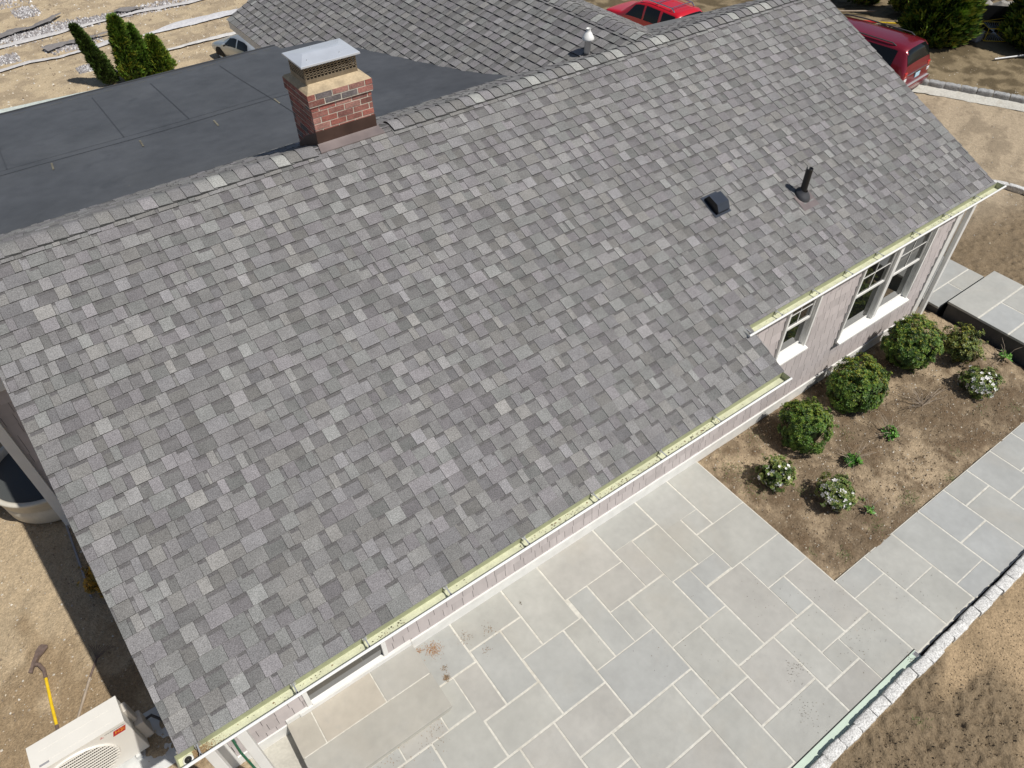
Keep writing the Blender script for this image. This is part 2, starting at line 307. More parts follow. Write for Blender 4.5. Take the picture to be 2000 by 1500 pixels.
# ================================================================= patio and paving
SL = [(6.63, -.68, 7.66, -.02), (7.68, -.51, 8.51, -.02), (7.68, -1.18, 8.01, -.51), (8.02, -1.35, 8.52, -.53), (8.53, -1.37, 8.85, -.67), (8.53, -.68, 9.19, -.02), (9.21, -1.01, 9.86, -.02), (8.87, -1.0, 9.19, -.68), (8.87, -1.70, 9.86, -1.02), (8.36, -1.68, 8.86, -1.37), (8.04, -2.04, 8.35, -1.36), (7.35, -2.04, 8.02, -1.20), (7.02, -1.18, 7.67, -.69), (7.01, -1.69, 7.33, -1.19), (6.67, -1.69, 7.0, -.69), (6.34, -1.69, 6.65, -1.01), (5.66, -1.86, 6.32, -1.01), (6.34, -2.38, 7.33, -1.70), (7.35, -2.88, 7.84, -2.05), (7.86, -2.72, 8.35, -2.05), (8.37, -2.72, 9.03, -1.71), (9.04, -2.21, 9.86, -1.71), (9.04, -2.72, 9.35, -2.22), (9.37, -3.24, 9.86, -2.22), (8.88, -3.24, 9.35, -2.74), (8.54, -3.57, 8.86, -2.74), (8.87, -3.57, 9.20, -3.25), (9.21, -3.93, 9.86, -3.26), (8.54, -3.93, 9.20, -3.59), (9.88, -3.02, 10.53, -2.7), (9.88, -3.98, 10.53, -3.03), (10.55, -3.36, 11.19, -2.7), (10.55, -3.98, 11.19, -3.37), (11.21, -3.72, 11.86, -2.7), (11.21, -4.0, 11.86, -3.73), (11.88, -3.38, 12.53, -2.7), (11.88, -4.0, 12.53, -3.40), (12.55, -3.06, 13.18, -2.7), (12.55, -4.0, 13.18, -3.08), (13.20, -3.39, 13.85, -2.7), (13.20, -4.0, 13.85, -3.41), (13.87, -3.2, 14.5, -2.7), (13.87, -4.0, 14.5, -3.22), (14.52, -4.0, 15.4, -2.7), (15.42, -4.0, 16.4, -2.7), (16.42, -4, 18, -2.7),
 (4.57, -.66, 5.13, -.02), (5.15, -.50, 5.98, -.02), (6.0, -1.0, 6.61, -.02), (5.65, -1.0, 5.98, -.52), (5.16, -1.35, 5.63, -.52), (4.79, -1.35, 5.14, -.68), (4.4, -1.18, 4.78, -.68), (4.15, -1.86, 4.80, -1.20), (3.80, -1.19, 4.39, -1.0), (3.0, -1.19, 3.79, -1.0), (3.0, -1.7, 4.13, -1.21), (3.0, -2.4, 4.13, -1.72), (4.82, -1.86, 5.64, -1.37), (4.98, -2.72, 5.48, -1.88), (4.15, -2.4, 4.96, -1.88), (5.50, -2.37, 6.32, -1.88), (5.50, -2.72, 5.98, -2.39), (6.0, -3.06, 6.99, -2.40), (7.01, -2.88, 7.33, -2.40), (7.01, -3.9, 7.50, -2.90), (7.52, -3.40, 7.84, -2.90), (7.86, -3.40, 8.52, -2.74), (7.52, -3.92, 8.52, -3.42), (6.0, -3.92, 6.99, -3.08), (5.0, -3.3, 5.98, -2.74), (4.1, -3.2, 4.98, -2.42), (4.2, -3.92, 5.98, -3.32), (3.0, -3.92, 4.08, -2.42)]
tones = [(.385, .383, .36), (.395, .39, .36), (.37, .372, .355), (.40, .395, .365), (.365, .368, .355), (.39, .378, .35), (.36, .366, .358), (.392, .388, .358), (.378, .38, .362)]
def slab(b, x0, y0, x1, y1, z1, th=.05, g=.0026, c=None):
    c = c or random.choice(tones); f = random.uniform(.96, 1.04); c = tuple(q*f for q in c); e = .004; x0 += g; y0 += g; x1 -= g; y1 -= g; dz = random.uniform(-.0012, .0012); z1 += dz
    n = len(b.v); b.v += [(x0, y0, z1-th), (x1, y0, z1-th), (x1, y1, z1-th), (x0, y1, z1-th), (x0, y0, z1-e), (x1, y0, z1-e), (x1, y1, z1-e), (x0, y1, z1-e), (x0+e, y0+e, z1), (x1-e, y0+e, z1), (x1-e, y1-e, z1), (x0+e, y1-e, z1)]
    for q in ((0, 1, 5, 4), (1, 2, 6, 5), (2, 3, 7, 6), (3, 0, 4, 7), (4, 5, 9, 8), (5, 6, 10, 9), (6, 7, 11, 10), (7, 4, 8, 11), (8, 9, 10, 11)): b.f.append(tuple(n+i for i in q)); b.c.append(c); b.m.append(0)
b = MB()
for s in SL: slab(b, *s, 0)
tag(b.build('patio', 'stone'), kind='structure')
b = MB(); b.box(2.99, -3.99, -.2, 9.872, -.016, -.004); b.box(9.872, -4.01, -.2, 18, -2.69, -.004)
tag(b.build('patio_joints', 'joint'), kind='structure')
# low concrete walk left of the landing
b = MB(); b.box(1.9, -4, -.3, 2.985, -.01, -.07); tag(bevel(b.build('side_path', 'conc')), kind='structure')
# landing at the door
st = empty('stone_landing', (3.7, -.5, 0), 'low bluestone landing against the house wall at the patio door', 'landing')
b = MB(); b.box(2.83, -1.0, -.2, 4.555, -.03, .108); b.build('riser', 'conc', st)
b = MB(); warm = (.42, .39, .335)
slab(b, 2.815, -.50, 3.12, -.025, .15, .04, .002, warm); slab(b, 3.13, -.50, 3.93, -.025, .15, .04, .002, (.43, .39, .33)); slab(b, 3.94, -.50, 4.565, -.025, .15, .04, .002, (.40, .39, .36)); slab(b, 2.815, -1.02, 4.565, -.51, .15, .04, .002, (.41, .395, .355))
b.build('treads', 'stone', st)
b = MB(); b.box(2.83, -1.01, .10, 4.55, -.03, .145); b.build('mortar', 'joint', st)
# raised walk to the front door (right)
st = empty('stone_walk', (17, 0, 0), 'raised bluestone steps leading round the right corner of the house', 'steps')
b = MB()
for s in ((16.1, -.26, 16.93, .06), (16.95, -.26, 17.7, .06), (16.1, .08, 16.5, 1.2), (16.52, .08, 17.7, 1.2)): slab(b, *s, .30, .045, .004)
for s in ((16.18, -.93, 17.8, -.33), (16.18, -1.5, 16.95, -.95), (16.97, -1.5, 17.8, -.95), (16.18, -2.4, 16.7, -1.52), (16.72, -2.1, 17.8, -1.52), (16.72, -2.9, 17.8, -2.12)): slab(b, *s, .45, .045, .007)
b.build('treads', 'stone', st)
b = MB(); b.box(16.14, -.25, -.25, 17.68, 1.18, .253); b.build('riser', 'riser', st)
b = MB(); b.box(16.22, -2.9, -.25, 17.78, -.35, .40); b.build('riser', 'riser', st)
b = MB(); b.box(16.11, -.255, .26, 17.69, 1.19, .294); b.box(16.19, -2.9, .405, 17.79, -.34, .444); b.build('mortar', 'joint', st)
# pale channel strip along the curb
dr = empty('channel_drain', (8, -4, 0), 'long pale green channel cover with slotted end beside the cobble curb', 'drain')
b = MB(); b.box(5.5, -4.045, -.02, 9.87, -3.936, .004); b.build('cover', 'mint', dr)
b = MB(); b.box(5.5, -3.936, -.02, 9.88, -3.925, .006); b.build('edge', 'dark', dr)
b = MB(); b.box(9.80, -4.02, .004, 9.868, -3.95, .007, m=0)
for i in range(6): b.box(9.807+i*.010, -4.012, .007, 9.811+i*.010, -3.958, .0085, m=1)
b.build('grate', ['steel', 'dark'], dr)
# cobble curbs
def cobble(parent, c, L, W, H, ang, seed, gm='granite'):
    r = random.Random(seed); b = MB(); n = 7; rows = []
    for i in range(n+1):
        u = -1+2*i/n; e = 1-.07*abs(u)**7; ring = []
        for k in range(12):
            a = 2*math.pi*k/12+.26; ca, sa = math.cos(a), math.sin(a); p = .26
            y = math.copysign(abs(ca)**p, ca)*W/2*e*(1+r.uniform(-.08, .08)); z = math.copysign(abs(sa)**p, sa)*H/2*e*(1+r.uniform(-.08, .08)); ring.append((u*L/2+r.uniform(-.008, .008), y, z))
        rows.append(ring)
    ca, sa = math.cos(ang), math.sin(ang); T = lambda p: (c[0]+p[0]*ca-p[1]*sa, c[1]+p[0]*sa+p[1]*ca, c[2]+p[2])
    rows = [[T(p) for p in q] for q in rows]; b.grid(rows, closed=True); b.poly(rows[0]); b.poly(rows[-1][::-1])
    return b.build('cobblestone', gm, parent, smooth=True)
cb = empty('cobble_curb', (10, -4.13, 0), 'white granite cobble curb edging the stone patio', 'curb')
x = 7.0; i = 0
while x < 16.5:
    L = random.uniform(.25, .31); cobble(cb, (x+L/2, -4.105+random.uniform(-.012, .012), -.006), L-.004+random.uniform(-.01,.0), random.uniform(.132, .158), .19, random.uniform(-.03, .03), 100+i); x += L; i += 1
b = MB(); b.box(6.9, -4.15, -.2, 16.6, -4.06, .03); b.build('bedding', 'joint', cb)
cb = empty('cobble_curb', (29, 6, -1.3), 'grey cobble curb, darkened for its shaded sides, running from behind the maroon van along the dirt drive', 'curb')
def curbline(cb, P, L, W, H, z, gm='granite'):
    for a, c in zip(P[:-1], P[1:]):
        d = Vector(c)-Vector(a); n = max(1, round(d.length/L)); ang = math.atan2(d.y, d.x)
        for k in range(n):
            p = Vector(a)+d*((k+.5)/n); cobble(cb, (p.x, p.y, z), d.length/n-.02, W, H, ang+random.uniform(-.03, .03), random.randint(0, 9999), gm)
curbline(cb, [(27.6, 8.8), (28.45, 7.2), (29.3, 5.45), (30.1, 3.7), (31.2, 1.5)], .46, .24, .40, -1.22, 'granite_grey_shaded')
b = MB(); rows = []
for i in range(41):
    f = i/40*4; k = min(int(f), 3); P_ = [(27.6, 8.8), (28.45, 7.2), (29.3, 5.45), (30.1, 3.7), (31.2, 1.5)]; q = Vector(P_[k]).lerp(Vector(P_[k+1]), f-k); rows.append([(q.x-.10, q.y-.05, -1.17), (q.x-.24-random.uniform(0, .07), q.y-.12, -1.285), (q.x-.30-random.uniform(0, .08), q.y-.15, -1.33)])
b.grid(rows); b.build('haunch', 'joint', cb, True)
cb = empty('cobble_curb', (24.3, 2.2, -1.2), 'short pale cobble curb on the dirt just past the upper gutter end', 'curb')
curbline(cb, [(23.6, 3.6), (24.3, 2.2), (24.6, 1.0), (25, -.4)], .42, .16, .16, -1.15)

# ================================================================= the house
H = empty('house', (8.5, 3, 0), 'grey shingled house with brick chimney, low black rear roof and pinkish shake siding', 'house')
t_ = .46297; o_ = 1.2105; zE = 3.29102; yRg = 3.245; tb_ = .44; zR = zE+(yRg+o_)*t_; xA = 2.166; xB = 9.323; xC = 14.736
cs = 1/math.sqrt(1+t_*t_); sn = t_*cs; EX = .143
y2 = -.60
def shcol(raised=True):
    k = random.random()
    if raised: g = random.uniform(.245, .285) if k < .13 else random.uniform(.215, .25) if k < .45 else random.uniform(.18, .21)
    else: g = random.uniform(.21, .24) if k < .14 else random.uniform(.175, .205) if k < .50 else random.uniform(.145, .17)
    a = random.choice(((1.02, 1, .97), (1.03, .99, .99), (1.015, .985, 1.0), (1.0, 1.0, .97), (1.035, 1, .955), (1.02, .995, .98), (1.04, .985, 1.01)))
    return tuple(g*q for q in a)
def shingles(b, T, u0f, u1f, smax, s0=0, ex=EX, hs=.0125):
    """T(u, s, h) -> world; u along the eave, s up the slope, h off the deck"""
    i = 0; s = s0
    while s < smax-.01:
        e1 = min(s+ex, smax); u0, u1 = u0f(s), u1f(s); u = u0-random.uniform(0, .3); raised = random.random() < .5
        while u < u1:
            wd = random.choice((.03, .07, .09, .11, .13, .15, .17)) if not raised else random.choice((.07, .10, .12, .14, .16, .20))
            a = max(u, u0); c_ = min(u+wd, u1); u += wd
            if c_-a < .012: raised = not raised; continue
            col = shcol(raised); col = tuple(q*1.0 for q in col) if c_-a < .17 or max(col) < .24 else tuple(q*.82 for q in col); hl = hs if raised else hs*.55; hu = .002 if raised else .0005; jog = random.uniform(-.0015, .0015)
            p = lambda uu, f, h: T(uu, s+(e1-s)*f+(jog if f == 0 else 0), h)
            g = .0015
            if raised or random.random() < .06:
                b.poly([p(a+g, 0, hl), p(c_-g, 0, hl), p(c_-g, 1, hu), p(a+g, 1, hu)], col)
            else:
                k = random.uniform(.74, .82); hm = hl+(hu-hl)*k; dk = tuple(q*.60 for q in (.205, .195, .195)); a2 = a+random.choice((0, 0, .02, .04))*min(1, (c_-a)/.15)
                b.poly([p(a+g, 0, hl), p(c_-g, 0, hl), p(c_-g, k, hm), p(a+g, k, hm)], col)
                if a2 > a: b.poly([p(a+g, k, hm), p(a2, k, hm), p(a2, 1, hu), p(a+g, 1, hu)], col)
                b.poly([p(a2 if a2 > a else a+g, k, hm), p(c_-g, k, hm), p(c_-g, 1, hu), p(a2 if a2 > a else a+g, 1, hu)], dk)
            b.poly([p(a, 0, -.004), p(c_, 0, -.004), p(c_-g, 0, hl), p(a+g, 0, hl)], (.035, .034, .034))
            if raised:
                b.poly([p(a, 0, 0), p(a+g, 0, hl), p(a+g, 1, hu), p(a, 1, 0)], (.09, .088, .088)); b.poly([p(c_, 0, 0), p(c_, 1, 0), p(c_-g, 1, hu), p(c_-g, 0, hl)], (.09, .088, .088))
            raised = not raised
        s += ex; i += 1
# deck: front
Smax = (yRg+o_)/cs
TF = lambda u, s, h: (u, -o_+s*cs-h*sn, zE+s*sn+h*cs)
b = MB(); s2 = (y2+o_)/cs
shingles(b, TF, lambda s: xA, lambda s: xB if s < s2-.09 else xC, Smax-.02)
k2 = math.ceil((s2-.09)/EX)*EX
if k2 > s2+.01: # narrow starter above the upper eave
    u = xB
    while u < xC:
        wd = random.uniform(.15, .3); c_ = min(u+wd, xC); col = shcol()
        b.poly([TF(u+.002, s2, .008), TF(c_-.002, s2, .008), TF(c_-.002, k2, .002), TF(u+.002, k2, .002)], col); u += wd
    b.poly([TF(xB, s2, -.004), TF(xC, s2, -.004), TF(xC, s2, .008), TF(xB, s2, .008)], (.07, .07, .07))
b.poly([TF(xA, 0, -.001), TF(xB, 0, -.001), TF(xB, s2, -.001), TF(xA, s2, -.001)], (.08, .08, .08))
b.poly([TF(xA, s2, -.001), TF(xC, s2, -.001), TF(xC, Smax, -.001), TF(xA, Smax, -.001)], (.08, .08, .08))
b.rs().build('front_roof', 'shingle', H)
# deck underside, rakes, fascia
b = MB()
def plank(p, q, dz, w_): pass
def slopebox(b, x0, x1, sa, sb, h0, h1, m=0):
    P = [TF(x, s, h) for h in (h0, h1) for (x, s) in ((x0, sa), (x1, sa), (x1, sb), (x0, sb))]
    n = len(b.v); b.v += P
    for f in ((0, 3, 2, 1), (4, 5, 6, 7), (0, 1, 5, 4), (1, 2, 6, 5), (2, 3, 7, 6), (3, 0, 4, 7)): b.f.append(tuple(n+i for i in f)); b.c.append((.5, .5, .5)); b.m.append(m)
slopebox(b, xA+.012, xB-.012, .012, s2, -.16, -.006); slopebox(b, xA+.012, xC-.012, s2+.012, Smax, -.16, -.006)
b.rs().build('rake_trim', 'white', H)
# back slope of the main roof
TBk = lambda u, s, h: (u, yRg+(Smax-s)*cs+h*sn, zR-(Smax-s)*cs*tb_+h*cs)
b = MB(); shingles(b, TBk, lambda s: xA, lambda s: xC, Smax-.02, s0=Smax-.02-EX*(14 if True else 0))
b.poly([TBk(xA, 0, -.001), TBk(xC, 0, -.001), TBk(xC, Smax, -.001), TBk(xA, Smax, -.001)], (.2, .2, .2)); b.rs().build('back_roof', 'shingle', H)
# ridge caps
def caps(b, P, D, n, skip=None, tt=t_, half=.155, lift=.010):
    """P start, D unit direction, side vector = D x Z"""
    P = Vector(P); D = Vector(D); S = D.cross(Vector((0, 0, 1)))
    for i in range(n):
        a = i*.145; q = P+D*a
        if skip and skip(q): continue
        col = shcol() if random.random() < .85 else (.36, .36, .34); col = tuple(c*.95 for c in col); e = .20
        prof = [-half, -half*.72, -.06, -.03, 0, .03, .06, half*.72, half]; rows = []
        w0 = random.uniform(-.004, .004)
        for (f, h) in ((0, lift+.016), (.35, lift+.012), (1, lift+.001)):
            rows.append([q+D*(f*e+abs(d)*.10*(1 if f == 0 else 0))+S*(d+w0)+Vector((0, 0, h-tt*math.sqrt(d*d+.0016)+.010)) for d in prof])
        b.grid(rows, col)
        b.grid([rows[0], [p-Vector((0, 0, .014)) for p in rows[0]]], (.07, .068, .066))
        for s_ in (0, -1): b.grid([[r[s_] for r in rows], [r[s_]-Vector((0, 0, .02)) for r in rows]], (.06, .06, .06))
xg = 11.08
b = MB(); caps(b, (1.9+.27, yRg, zR), (1, 0, 0), int((xC-xA)/.145), skip=lambda q: 5.74 < q.x, half=.135); b.rs().build('ridge_cap', 'shingle', H); b = MB(); caps(b, (1.9+.27, yRg, zR), (1, 0, 0), int((xC-xA)/.145), skip=lambda q: q.x < 6.72, half=.135)
b.rs().build('ridge_cap', 'shingle', H); b = MB(); caps(b, (xg, yRg+.15, zR+.012), (0, 1, 0), 62)
b.rs().build('ridge_cap', 'shingle', H)
b = MB(); b.box(xA, yRg-.11, zR-.062, xC, yRg+.11, zR-.044); b.rs().build('ridge_vent', 'black', H)
# cross gable (garage wing)
xe = 7.78; zGe = 5.375-t_*(xg-xe); yG1 = 12.28
sg = (xg-xe)/cs
TG = lambda u, s, h: (xe+s*cs-h*sn, u, zGe+s*sn+h*cs)
TG2 = lambda u, s, h: (2*xg-(xe+s*cs-h*sn), u, zGe+s*sn+h*cs)
b = MB()
ylow = lambda s: max(yRg+.02, yRg+(zR-(zGe+s*sn))/t_-.05)
shingles(b, TG, ylow, lambda s: yG1, sg-.02, hs=.017); shingles(b, TG2, ylow, lambda s: yG1, sg-.02)
b.poly([TG(yRg, 0, -.002), TG(yG1, 0, -.002), TG(yG1, sg, -.002), TG(yRg, sg, -.002)], (.2, .2, .2)); b.poly([TG2(yRg, 0, -.002), TG2(yG1, 0, -.002), TG2(yG1, sg, -.002), TG2(yRg, sg, -.002)], (.2, .2, .2))
b.rs().build('garage_roof', 'shingle', H)
b = MB(); b.box(xe+.02, 9.35, zGe-.17, xe+.05, yG1-.02, zGe-.012)
for T_ in (TG, TG2):
    P = [T_(y, s, h) for h in (-.18, -.006) for (s, y) in ((0.02, yG1-.04), (sg, yG1-.04), (sg, yG1-.01), (0.02, yG1-.01))]
    n = len(b.v); b.v += P
    for f in ((0, 3, 2, 1), (4, 5, 6, 7), (0, 1, 5, 4), (1, 2, 6, 5), (2, 3, 7, 6), (3, 0, 4, 7)): b.f.append(tuple(n+i for i in f)); b.c.append((.5,)*3); b.m.append(0)
b.rs().build('garage_fascia', 'white2', H)
# siding
def sidecol():
    g = random.uniform(.88, 1.06); return (.50*g, .45*g, .44*g)
def shakes(b, T, u0, u1, z0, z1, ex=(), rowh=.185, back=True):
    """T(u, z, d): d out of the wall"""
    if back:
        for r in subtract([(u0, z0, u1, z1)], ex): b.poly([T(r[0], r[1], 0), T(r[2], r[1], 0), T(r[2], r[3], 0), T(r[0], r[3], 0)], (.07, .062, .06))
    z = z0; i = 0
    while z < z1:
        u = u0-random.uniform(0, .2)
        while u < u1:
            wd = random.uniform(.12, .26); a = max(u, u0); c_ = min(u+wd, u1); g = .0025; jz = random.uniform(-.004, .004); col = sidecol()
            for r in subtract([(a+g, z+jz, c_-g, min(z+rowh, z1))], ex):
                f0 = 1-(r[1]-z)/rowh; f1 = 1-(r[3]-z)/rowh; d0 = .004+.018*f0; d1 = .004+.018*f1
                b.poly([T(r[0], r[1], d0), T(r[2], r[1], d0), T(r[2], r[3], d1), T(r[0], r[3], d1)], col)
                b.poly([T(r[0], r[1], 0), T(r[2], r[1], 0), T(r[2], r[1], d0), T(r[0], r[1], d0)], (.12, .10, .10))
                b.poly([T(r[0], r[1], 0), T(r[0], r[1], d0), T(r[0], r[3], d1), T(r[0], r[3], 0)], (.10, .09, .09)); b.poly([T(r[2], r[1], 0), T(r[2], r[3], 0), T(r[2], r[3], d1), T(r[2], r[1], d0)], (.10, .09, .09))
            u += wd
        z += rowh; i += 1
WX0, WX1 = 2.1, 15.78
w1 = (11.20, 1.42, 11.95, 2.62); w2 = (12.98, .93, 14.98, 2.62); dr_ = (3.12, .24, 4.24, 2.25)
b = MB(); XB_ = RS((xB, 0, 0))[0]
shakes(b, lambda u, z, d: (u, -d, z), WX0+.1, XB_, -.1, 2.95, [dr_]); shakes(b, lambda u, z, d: (u, -d, z), XB_, WX1-.1, -.1, 2.95, [w1, w2])
b.build('front_wall', 'siding', H)
# ---------------------------------------------------------------- gutters
def gutter(x0, x1, ye, hang, spots, seed):
    ze = zE+(ye+o_)*t_; b = MB(); P = [(.004, .0), (.004, -.085), (-.088, -.087), (-.108, -.045), (-.118, -.018)]
    rows = lambda d0: [[(x, ye+a+d0, ze+c) for a, c in P] for x in (x0, x1)]
    r = rows(0); W = .003
    b.poly([r[0][0], r[0][1], r[1][1], r[1][0]], m=2)
    for i in (1, 2, 3): b.poly([r[0][i], r[0][i+1], r[1][i+1], r[1][i]], m=1 if i < 3 else 0)
    Q = [(x-.0, y-.004, z-.004) for x, y, z in r[0]]; Q1 = [(x, y-.004, z-.004) for x, y, z in r[1]]
    for i in (1, 2, 3): b.poly([Q[i], Q1[i], Q1[i+1], Q[i+1]], m=0)
    for e, sg_ in ((x0, 1), (x1, -1)): b.poly([(e, ye+a, ze+c) for a, c in P]+[(e, ye-.118, ze-.004), (e, ye+.004, ze+.002)], m=0); b.poly([(e+sg_*.003, ye+a, ze+c) for a, c in P]+[(e+sg_*.003, ye-.118, ze-.004), (e+sg_*.003, ye+.004, ze+.002)], m=1)
    g = b.rs().build('gutter', ['white', 'pollen', 'drip'], H)
    b = MB(); b.tube([(x0-.004, ye-.122, ze-.010), (x1+.004, ye-.122, ze-.010)], .0145, 10); o = b.rs().build('lip', 'white', g, True); o.parent = g; o.matrix_parent_inverse = Matrix.Identity(4)
    for x in hang:
        b = MB(); b.box(x-.006, ye-.12, ze-.006, x+.006, ye+.0, ze-.002); b.box(x-.022, ye-.006, ze-.055, x+.022, ye-.003, ze-.002); b.box(x-.022, ye-.03, ze-.05, x-.019, ye-.003, ze-.01); b.box(x-.010, ye-.118, ze-.018, x+.010, ye-.095, ze-.002)
        o = b.rs().build('hanger', 'steel', g); o.parent = g; o.matrix_parent_inverse = Matrix.Identity(4)
    rg = random.Random(seed); b = MB()     # grit and bits of leaf along the bottom
    for (a, c_, n) in spots:
        for i in range(n):
            x = rg.uniform(a, c_); y = ye-.080-abs(rg.gauss(0, .012)) if rg.random() < .65 else ye-rg.uniform(.01, .10); s_ = rg.uniform(.002, .006); z = ze-.084+(max(0, ye-.088-y))*2.1
            an = rg.random()*3; dx, dy = math.cos(an)*s_*rg.uniform(1, 3), math.sin(an)*s_; cc = rg.choice(((.10, .09, .05), (.16, .12, .06), (.22, .14, .07), (.06, .06, .04)))
            b.poly([(x-dx, y-dy, z), (x+dy, y-dx*.5, z+.002), (x+dx, y+dy, z+.001), (x-dy, y+dx*.5, z+.002)], cc)
    o = b.rs().build('grit', 'pebble', g); o.parent = g; o.matrix_parent_inverse = Matrix.Identity(4)
    o['kind'] = 'stuff'
    return g, ze
g1, ze1 = gutter(xA-.03, xB-.02, -o_, (2.31, 3.12, 3.79, 4.62, 5.51, 6.38, 7.32, 8.15), [(2.4, 9.2, 260), (3.9, 4.15, 110), (5.4, 6.3, 260), (6.4, 8.2, 600), (3.0, 3.4, 60), (6.05, 6.15, 60)], 1)
g2, ze2 = gutter(xB-.13, xC+.06, y2, (9.25, 9.8, 10.5, 11.17, 11.83, 12.66, 13.4, 14.19), [(12.5, 14.6, 500), (9.3, 12, 120)], 2)
# outlet and litter at the left end
b = MB(); b.lathe([(.030, ze1-.075), (.040, ze1-.078), (.044, ze1-.092), (.030, ze1-.096), (.026, ze1-.12)], 2.205, -o_-.045, 20, m=0); b.lathe([(.028, ze1-.078), (.002, ze1-.080)], 2.205, -o_-.045, 20, m=1)
o = b.rs().build('outlet', ['white', 'dark'], g1, True); o.parent = g1; o.matrix_parent_inverse = Matrix.Identity(4)
b = MB()
for i in range(1500):
    x = 2.25+abs(random.gauss(0, .08)); y = -o_-random.uniform(.004, .09); s_ = random.uniform(.002, .005); z = ze1-.083+random.uniform(0, .012)+(max(0, -o_-.088-y))*2.1
    b.poly([(x-s_, y, z), (x, y-s_*.6, z+.002), (x+s_, y, z), (x, y+s_*.6, z+.002)], random.choice(((.34, .22, .11), (.42, .29, .15), (.20, .13, .07))))
o = b.rs().build('litter', 'pebble', g1); o.parent = g1; o.matrix_parent_inverse = Matrix.Identity(4); o['kind'] = 'stuff'
# downspout on the right corner, boot at the bottom
b = MB(); b.box(15.765, -.125, -.02, 15.865, -.045, 2.75); dn = b.build('downspout', 'white2', H); bevel(dn, .01)
b = MB(); b.box(15.755, -.17, -.04, 15.875, -.04, .02); o = b.build('outlet_boot', 'white', dn); o.parent = dn; o.matrix_parent_inverse = Matrix.Identity(4)
# trim: water table, corner boards, soffit
b = MB(); b.box(4.57, -.035, -.02, 15.555, -.002, .205); b.build('water_table', 'white2', H)
b = MB(); b.box(2.83, -.035, .152, 3.0, -.002, .235); b.box(3.0, -.05, .152, 4.56, -.002, .235); b.box(2.2, -.035, -.12, 2.828, -.002, .14); b.build('base_trim', 'white2', H)
b = MB(); b.box(2.08, -.04, -.12, 2.2, .08, 2.7); b.build('corner_board', 'white', H)
b = MB(); b.box(15.56, -.04, -.02, 15.76, .05, 3.0); b.build('corner_board', 'white2', H)
b = MB(); b.box(2.1, -.90, 2.62, RS((xB, 0, 0))[0]-.02, -.02, 2.64); b.box(RS((xB, 0, 0))[0]-.1, -.27, 2.90, 15.7, -.02, 2.92); b.build('soffit', 'white2', H)
b = MB(); b.box(2.12, .02, -.15, 15.7, .05, 2.9); b.box(15.66, .06, -.15, 15.7, 7, 3.0); b.box(2.12, .06, -.15, 2.16, 4.6, 2.6); b.build('inner_wall', 'wallback', H) if False else None
b = MB()
for r in subtract([(2.12, -.15, 15.7, 2.9)], [w1, w2, dr_]): b.box(r[0], .012, r[1], r[2], .04, r[3])
b.box(15.66, .06, -.15, 15.7, 7, 2.85); b.box(2.12, .06, -.15, 2.16, 4.75, 2.6)
b.build('side_wall', 'siding', H)
# brackets / skirt ends near the soil
for x in (13.18, 15.2):
    b = MB(); b.tube([(x, -.03, .06), (x+.02, -.12, .05), (x+.05, -.22, -.02), (x+.06, -.25, -.08)], .05, 10); b.build('drain_elbow', 'white', H, True)
